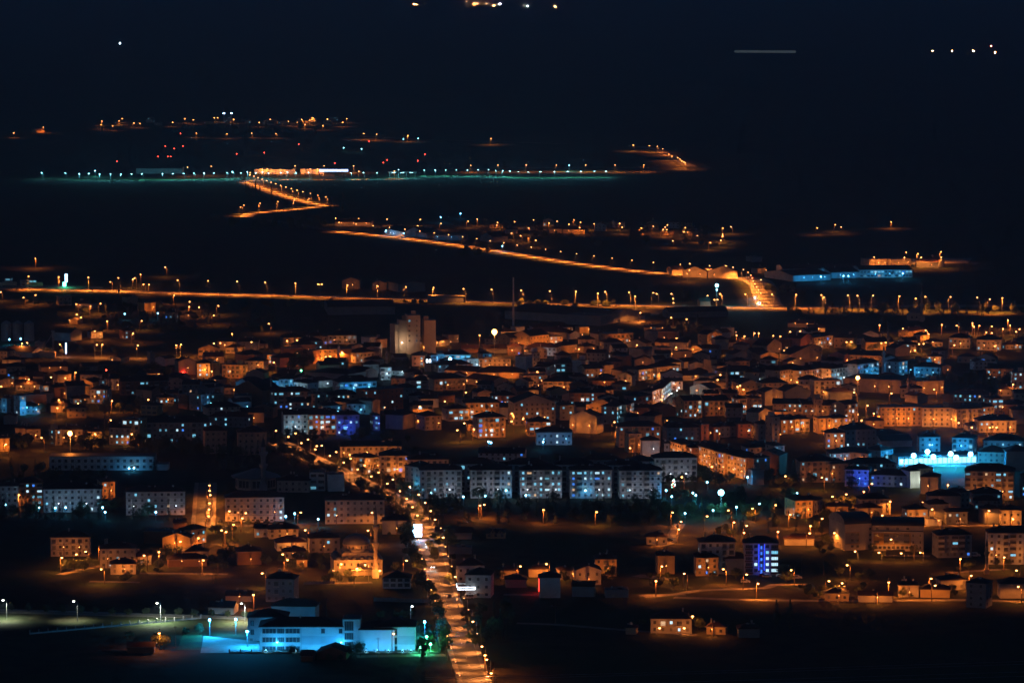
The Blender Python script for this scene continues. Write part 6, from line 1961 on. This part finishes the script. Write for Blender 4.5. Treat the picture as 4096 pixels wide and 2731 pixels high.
tree_row('R10', [(1652, 640), (1668, 645), (1700, 655), (1718, 650), (1745, 650), (1825, 685), (2222, 750), (2305, 745)], 'poplar', (14, 20), 'dark columnar poplar by the zigzag road', 'zigzag poplars')
tree_row('R3', [(795, 830), (880, 820)], 'poplar', (13, 15), 'tall black poplar in the field by the red-roofed villa', 'villa poplars')
for t, pts in (('R3', [(30, 560), (150, 560), (860, 520), (1000, 610), (1040, 605), (1075, 600), (1180, 605), (1590, 612), (1640, 610), (1760, 605), (1900, 600), (2180, 420), (2250, 425), (1940, 445), (2005, 445), (60, 490), (110, 490), (400, 500), (540, 500), (1190, 480), (1310, 490), (1370, 495), (180, 815), (230, 812), (300, 815), (320, 815), (1090, 330), (1400, 340), (1660, 345), (830, 480)]),
               ('R1', [(440, 480), (590, 450), (640, 450), (830, 540), (860, 538), (940, 480), (1050, 480), (1120, 370), (1200, 370), (1440, 470), (1560, 230), (1520, 380), (1550, 385), (1790, 440), (1890, 430), (1990, 430), (2030, 440), (2180, 545), (2200, 545), (2230, 545), (2260, 545), (2285, 545), (1100, 1000), (1060, 990), (870, 960), (1250, 900), (1340, 905)]),
               ('R2', [(160, 545), (180, 545), (540, 590), (620, 600), (240, 1010), (660, 1050), (470, 480), (490, 230), (520, 235), (430, 240), (1180, 545), (1100, 560), (1620, 560), (1870, 560), (1930, 530), (1600, 540), (2180, 520), (2220, 600), (2250, 590), (2105, 860), (2130, 855), (860, 400), (620, 130), (640, 150), (440, 120)]),
               ('S', [(620, 605), (1340, 600), (1250, 610), (1990, 600), (2240, 575), (1120, 640), (1000, 640)])):
    for x, y in pts:
        kd = random.choice(['round', 'round', 'shrub'])
        tree(tp(t, x, y), kd, random.uniform(4.2, 6.5) if kd == 'round' else random.uniform(2, 3), 'small leafy tree in a garden at the town edge' if kd == 'round' else 'low bush in a garden at the town edge', 'town edge garden trees' if kd == 'round' else 'town edge bushes')
tree(tp('T2', 1105, 695), 'round', 15, 'huge spreading tree lit green from below', None); tree(tp('T2', 985, 692), 'round', 11, 'broad green-lit tree beside the huge spreading one', None)
tree_row('T2', [(2170, 650), (2250, 640), (2120, 655)], 'round', (6, 8), 'greenish lit tree behind the white colonnade', 'colonnade trees')
tree_row('R1', [(75, 738), (310, 748), (421, 752), (537, 756), (642, 758), (863, 768), (980, 765), (1092, 768), (1201, 770), (1306, 775), (1425, 778), (1530, 782), (1645, 788), (190, 742), (755, 764)], 'shrub', (2.8, 3.8), 'slim sapling planted along the perimeter road', 'perimeter saplings')
tree_row('S', [(1560, 180), (1725, 178), (1808, 182), (1872, 165), (1945, 345), (1985, 318), (1995, 470), (2080, 365), (2085, 400), (2095, 440), (2092, 490), (2060, 310)], 'shrub', (2.6, 3.6), 'clipped young tree on the school lawn', 'school lawn trees')
# bulbs on the decorated tree
c = tp('U4', 655, 775); dt = thing('decorated_tree', 'conifer hung with coloured bulbs in the estate park', 'tree', (c.x, c.y, 0))
_cm, _tr, _bh = TREES['conifer', 0]; put('trunk', _tr, dt, (0, 0, 0), 0, (.55, .55, .55)); put('crown', _cm, dt, (0, 0, 0), 0, (.55, .55, .55))
for k in range(12):
    _b = MB(); _b.lathe([(.02, -.2), (.2, 0), (.02, .2)], 6); a = k * 2.4; z = 1 + k * .42
    put('bulb', _b.mesh('bulb', GLOW[['w', 'g', 'r', 'w', 'y'][k % 5]]), dt, (math.cos(a) * (1.5 - z * .2), -abs(math.sin(a)) * (1.5 - z * .2) - .3, z))
# ---------------------------------------------------------------- vehicles
for i in range(8):
    p = tp('P', 838 + i * -1.2, 2012 + i * 10.5)
    car(p, math.pi / 2, [1, 0, 3, 1, 0, 2, 3, 1][i], 'car parked nose to tail along the side street', 'side street parked cars')
for i, x in enumerate((170, 320, 440, 485, 540, 590, 640, 690, 750)):
    car(tp('U2', x, 1142), random.choice([math.pi / 2, -math.pi / 2]) + random.uniform(-.1, .1), [1, 3, 0, 1, 3, 1, 0, 1, 3][i], 'car parked in front of the beige estate block', 'estate parked cars')
car(tp('R2', 728, 455), -math.pi / 2 - .1, 3, 'car driving down the avenue with headlights on below the mosque', None, 1.0, name='moving_car')
car(tp('R2', 690, 300), -math.pi / 2 - .15, 1, 'car with headlights on in front of the glaring billboard', None, .8, name='moving_car')
car(tp('R2', 838, 652), math.pi / 2, 1, 'dark car stopped on the avenue by the neon canopy', None)
car(tp('R9', 690, 175), -math.pi / 2 - .3, 0, 'car with blazing headlights where the slip road meets the highway', None, 6.0, name='moving_car')
car(tp('R9', 665, 140), -math.pi / 2 - .3, 0, 'second car with headlights on along the slip road', None, 5.0, name='moving_car')
car(tp('R9', 640, 20), math.pi / 2 + .5, 2, 'car with red tail lights leaving on the country road bend', None, 1.0, name='moving_car')
for x, y, lb in ((820, 483, 'first'), (845, 490, 'second'), (735, 485, 'third'), (710, 480, 'fourth')):
    car(tp('R3', x, y), .05, random.randrange(4), 'car parked on the grass near the blue-lit block', 'cars near the blue-lit block')
van(tp('R3', 925, 495), 0, 'white pickup-sized van parked in the field near a lamp', 4.6, 1.9)
van(tp('R3', 600, 520), 0, 'small pale van on the dirt track by the blue-lit block', 4.4, 1.9)
van(tp('R3', 1935, 150), 0, 'white minibus parked in front of the grey two-storey house', 6.0, 2.5, cat='minibus', name='parked_minibus')
van(tp('R3', 1552, 350), 0, 'dark coach parked before the vaulted civic building', 10.5, 3.1, CARP[1], 'coach', 'parked_coach')
car(tp('R3', 1540, 128), .6, 0, 'white car on the ramp beside the lit cream house', None)
van(tp('R3', 2045, 355), 0, 'white van beside the dark balcony block', 5.0, 2.1)
car(tp('R2', 2310, 275), 0, 1, 'dark car beside the small cream house', None)
# round sign by the avenue
c = tp('R2', 887, 702); rs = thing('road_sign', 'round sign on a thin post beside the avenue', 'road sign', (c.x, c.y, 0))
put('post', POLE, rs, (0, 0, 0), 0, (.5, .5, 2.6)); _b = MB(); _b.lathe([(.01, -.03), (.45, -.03), (.45, .03), (.01, .03)], 14); o = put('disc', _b.mesh('disc', CARP[0]), rs, (0, -.1, 2.6)); o.rotation_euler = (math.pi / 2, 0, 0)
# street poles without lamps
G_U = 'wooden utility poles'
_b = MB(); _b.box(-.9, .9, -.07, .07, 0, .14); XARM = _b.mesh('cross_arm', MATS['weathered_wood'])
for t, x, y in (('R3', 1092, 470), ('R3', 953, 455), ('R3', 207, 560), ('R3', 1660, 380), ('R1', 1180, 985), ('R1', 1432, 560), ('R2', 1063, 1080), ('R2', 1097, 1180), ('R2', 658, 690), ('R2', 700, 720), ('R2', 1130, 1228), ('S', 980, 180), ('S', 1530, 620), ('R1', 990, 490), ('R1', 1465, 500), ('R2', 195, 590)):
    c = tp(t, x, y); u = thing('utility_pole', 'bare wooden utility pole with a cross arm at the town edge', 'utility pole', (c.x, c.y, 0), random.uniform(-.3, .3), G_U)
    put('pole', WPOLE, u, (0, 0, 0), 0, (.7, .7, 9)); put('cross_arm', XARM, u, (0, -.2, 8.3))
# far village houses
random.seed(9)
for k in range(34):
    t, xr, yr = random.choice([('R10', (690, 2340), (140, 172)), ('R10', (1480, 2340), (140, 172)), ('R11', (1000, 2300), (575, 640))])
    p = tp(t, random.uniform(*xr), random.uniform(*yr)); w = random.uniform(8, 14)
    building(p - Vector((w / 2, 0, 0)), p + Vector((w / 2, random.uniform(-3, 3), 0)), random.choice([1, 1.3, 2]), 9, random.choice('hgf'), random.choice('copw'), 'w', .05, name='village_house', cat='house')
LANDMARKS += [('the ringed village towers', tp('R10', 1532, 150)), ('the orchard village tower', tp('R11', 1928, 602)), ('the far blue warehouses', tp('R12', 1200, 640)), ('the white apartment row', tp('R5', 1500, 800))]
LANDMARKS += [('the airfield depot', tp('R10', 1900, 480)), ('the orange hotel', tp('U1', 1500, 200)), ('the long brown hall', tp('T5', 650, 850)), ('the gabled ochre hall', tp('T4', 1520, 880)), ('the green minaret', tp('T2', 1497, 615))]
LANDMARKS += [('the white minaret', tp('T5', 780, 732)), ('the long ochre block', tp('T5', 970, 1280)), ('the curved terrace', tp('U4', 1100, 560))]
# fill between the traced houses: low dark roofs of the old town
random.seed(31)
cand = 0
for k in range(1300):
    t = random.choice(['T2', 'T3', 'T3', 'T4', 'T4', 'T5', 'T1'])
    x, y = random.uniform(0, 2352), random.uniform(400, 1230)
    if t == 'T1' and (y < 620): continue
    p = tp(t, x, y); w = random.uniform(9, 15); dp = random.uniform(8, 11)
    if any(abs(p.x - q[0]) < q[2] + w * .5 - 1 and abs(p.y + dp / 2 - q[1]) < q[2] + 7 for q in OCC): continue
    if any(abs(p.x - q.x) < w * .6 and -6 < q.y - p.y < dp + 7 for q in ALL_LAMPS): continue
    a = random.uniform(-.35, .35); d = Vector((math.cos(a), math.sin(a), 0)) * w / 2
    n = random.choice([1, 1.3, 1.8, 2, 2.4])
    building(p - d, p + d, n, dp, random.choice('hhgf'), random.choice('ccpwyob'), random.choice('wwnh'), random.choice([0, .1, .25]))
    OCC.append((p.x, p.y + dp / 2, max(w, dp) / 2)); cand += 1
    if cand % 4 == 0:
        lamp(p + Vector((random.uniform(-4, 4), -6, 0)), 4.5, 'post', 's', 1300, -1.57, *G_H, glass=.2, name='bracket_lamp', down=False)
    if cand >= 150: break
# distant pale strip on the plain with a faint glow set in its material
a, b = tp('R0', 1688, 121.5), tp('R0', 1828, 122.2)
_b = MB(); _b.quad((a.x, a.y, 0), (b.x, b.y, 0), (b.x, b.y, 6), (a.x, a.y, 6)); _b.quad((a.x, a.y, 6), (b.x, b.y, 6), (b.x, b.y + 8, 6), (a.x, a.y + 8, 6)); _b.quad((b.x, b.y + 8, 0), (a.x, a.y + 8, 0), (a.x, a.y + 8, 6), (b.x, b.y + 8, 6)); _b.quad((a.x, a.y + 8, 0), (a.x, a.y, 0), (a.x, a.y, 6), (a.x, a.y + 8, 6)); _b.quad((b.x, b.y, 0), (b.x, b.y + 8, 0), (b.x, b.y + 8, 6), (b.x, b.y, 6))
tag(put('glowing_strip', _b.mesh('glowing_strip', emis('dim_strip', (.42, .55, .60), .16))), 'long faintly glowing strip far out on the plain', 'glowing_strip')
# far woods and hedges that read as one mass
random.seed(55)
woodland('R9', 790, 226, 2380, 264, 70, ['conifer', 'poplar', 'round'], (6.5, 9), 'dark trees in the belt below the highway')
woodland('R7', 120, 190, 2300, 225, 40, ['round', 'shrub'], (4, 6.5), 'dark trees along the foot of the highway bank')
woodland('R7', 550, 230, 1900, 400, 60, ['round', 'poplar', 'conifer'], (6, 9), 'black trees in the dark hamlet orchards')
woodland('R9', 700, 90, 900, 150, 12, ['round'], (6, 9), 'dark trees beside the slip road')
woodland('R9', 150, 140, 340, 170, 8, ['conifer'], (7, 9), 'teal-lit trees behind the highway yard')
woodland('R10', 1420, 800, 2190, 885, 34, ['round'], (7, 10), 'black trees in the hedge inside the hairpin')
woodland('R11', 800, 745, 960, 790, 8, ['round'], (8, 11), 'black trees below the straight country road')
woodland('R11', 1000, 600, 2300, 720, 46, ['round', 'poplar'], (7, 11), 'dark trees in the orchard village')
woodland('R10', 680, 180, 2330, 240, 34, ['round', 'poplar'], (9, 12), 'dark trees on the edge of the northern village')
woodland('R10', 1690, 505, 2330, 522, 26, ['conifer'], (5, 7), 'lit trees along the airfield depot fence')
woodland('T1', 900, 690, 1950, 760, 22, ['round'], (7, 9), 'black copse of trees behind the lattice mast')
woodland('U1', 1500, 200, 2300, 420, 26, ['round', 'conifer'], (7, 10), 'black trees on the bank below the orange hotel')
woodland('U2', 0, 300, 1000, 560, 28, ['round', 'conifer'], (7, 10), 'black trees around the tent-roofed mosque')
woodland('T5', 950, 800, 2250, 880, 32, ['round', 'conifer'], (7, 10), 'dark trees on the hill behind the brown hall')
woodland('U4', 520, 860, 2000, 1130, 48, ['round', 'conifer', 'round'], (6, 9), 'dark wood between the park and the lanes')
# orchard and garden trees that catch the lane lamps
grove('R1', 380, 430, 720, 490, 8, ['round'], (4.5, 6.5), ('lamp-lit', 'in the gardens left of the perimeter houses'), 'left garden trees')
grove('R1', 990, 380, 1560, 480, 12, ['round'], (4.5, 6.5), ('lamp-lit', 'between the ochre gable house and the lane'), 'lane garden trees')
grove('R1', 1400, 150, 1720, 300, 8, ['round'], (4.5, 6.5), ('lamp-lit', 'below the estate car park'), 'car park trees')
grove('R3', 420, 110, 1150, 240, 26, ['round', 'conifer'], (5, 7), ('lamp-lit', 'in the orchard behind the blue-lit block'), 'orchard trees')
grove('R3', 950, 560, 1950, 612, 10, ['round'], (3.5, 5), ('lamp-lit', 'in the gardens along the dirt track'), 'track garden trees')
grove('R2', 1000, 60, 2300, 140, 22, ['conifer', 'round'], (5.5, 8), ('lamp-lit', 'in the wood edge above the low ochre house'), 'wood edge trees')
woodland('R8', 1290, 196, 2000, 215, 20, ['round', 'shrub'], (4, 6), 'dark bushes hiding the middle stretch of the highway')
woodland('R8', 480, 190, 690, 210, 7, ['round', 'shrub'], (3.5, 5.5), 'dark bushes beside the open shed by the highway')
woodland('R3', 1050, 250, 1220, 330, 9, ['round'], (5, 7), 'dark garden trees left of the vaulted civic building')
woodland('R1', 1900, 400, 2240, 500, 10, ['round'], (4.5, 6.5), 'dark garden trees behind the domed mosque wall')
woodland('R2', 700, 230, 900, 420, 12, ['round'], (4.5, 6.5), 'dark trees on the right side of the middle avenue')
# ---------------------------------------------------------------- night air
HAZE_DENSITY = 9e-5
hm = bpy.data.materials.new('night_haze'); hm.use_nodes = True
_t = hm.node_tree; _t.nodes.remove(_t.nodes['Principled BSDF'])
_pv = _t.nodes.new('ShaderNodeVolumePrincipled')
_pv.inputs['Density'].default_value = HAZE_DENSITY
_pv.inputs['Anisotropy'].default_value = 0.3
_pv.inputs['Color'].default_value = (.62, .76, .95, 1)
_t.links.new(_pv.outputs[0], _t.nodes['Material Output'].inputs['Volume'])
_b = MB(); _b.box(-130000, 130000, -150, 112000, -1.5, 306)
put('haze', _b.mesh('haze', hm), kind='stuff')
resolve_labels()
for _o in COL.objects:
    if 'label' in _o and _o['label'] == '': _o['label'] = _o.name
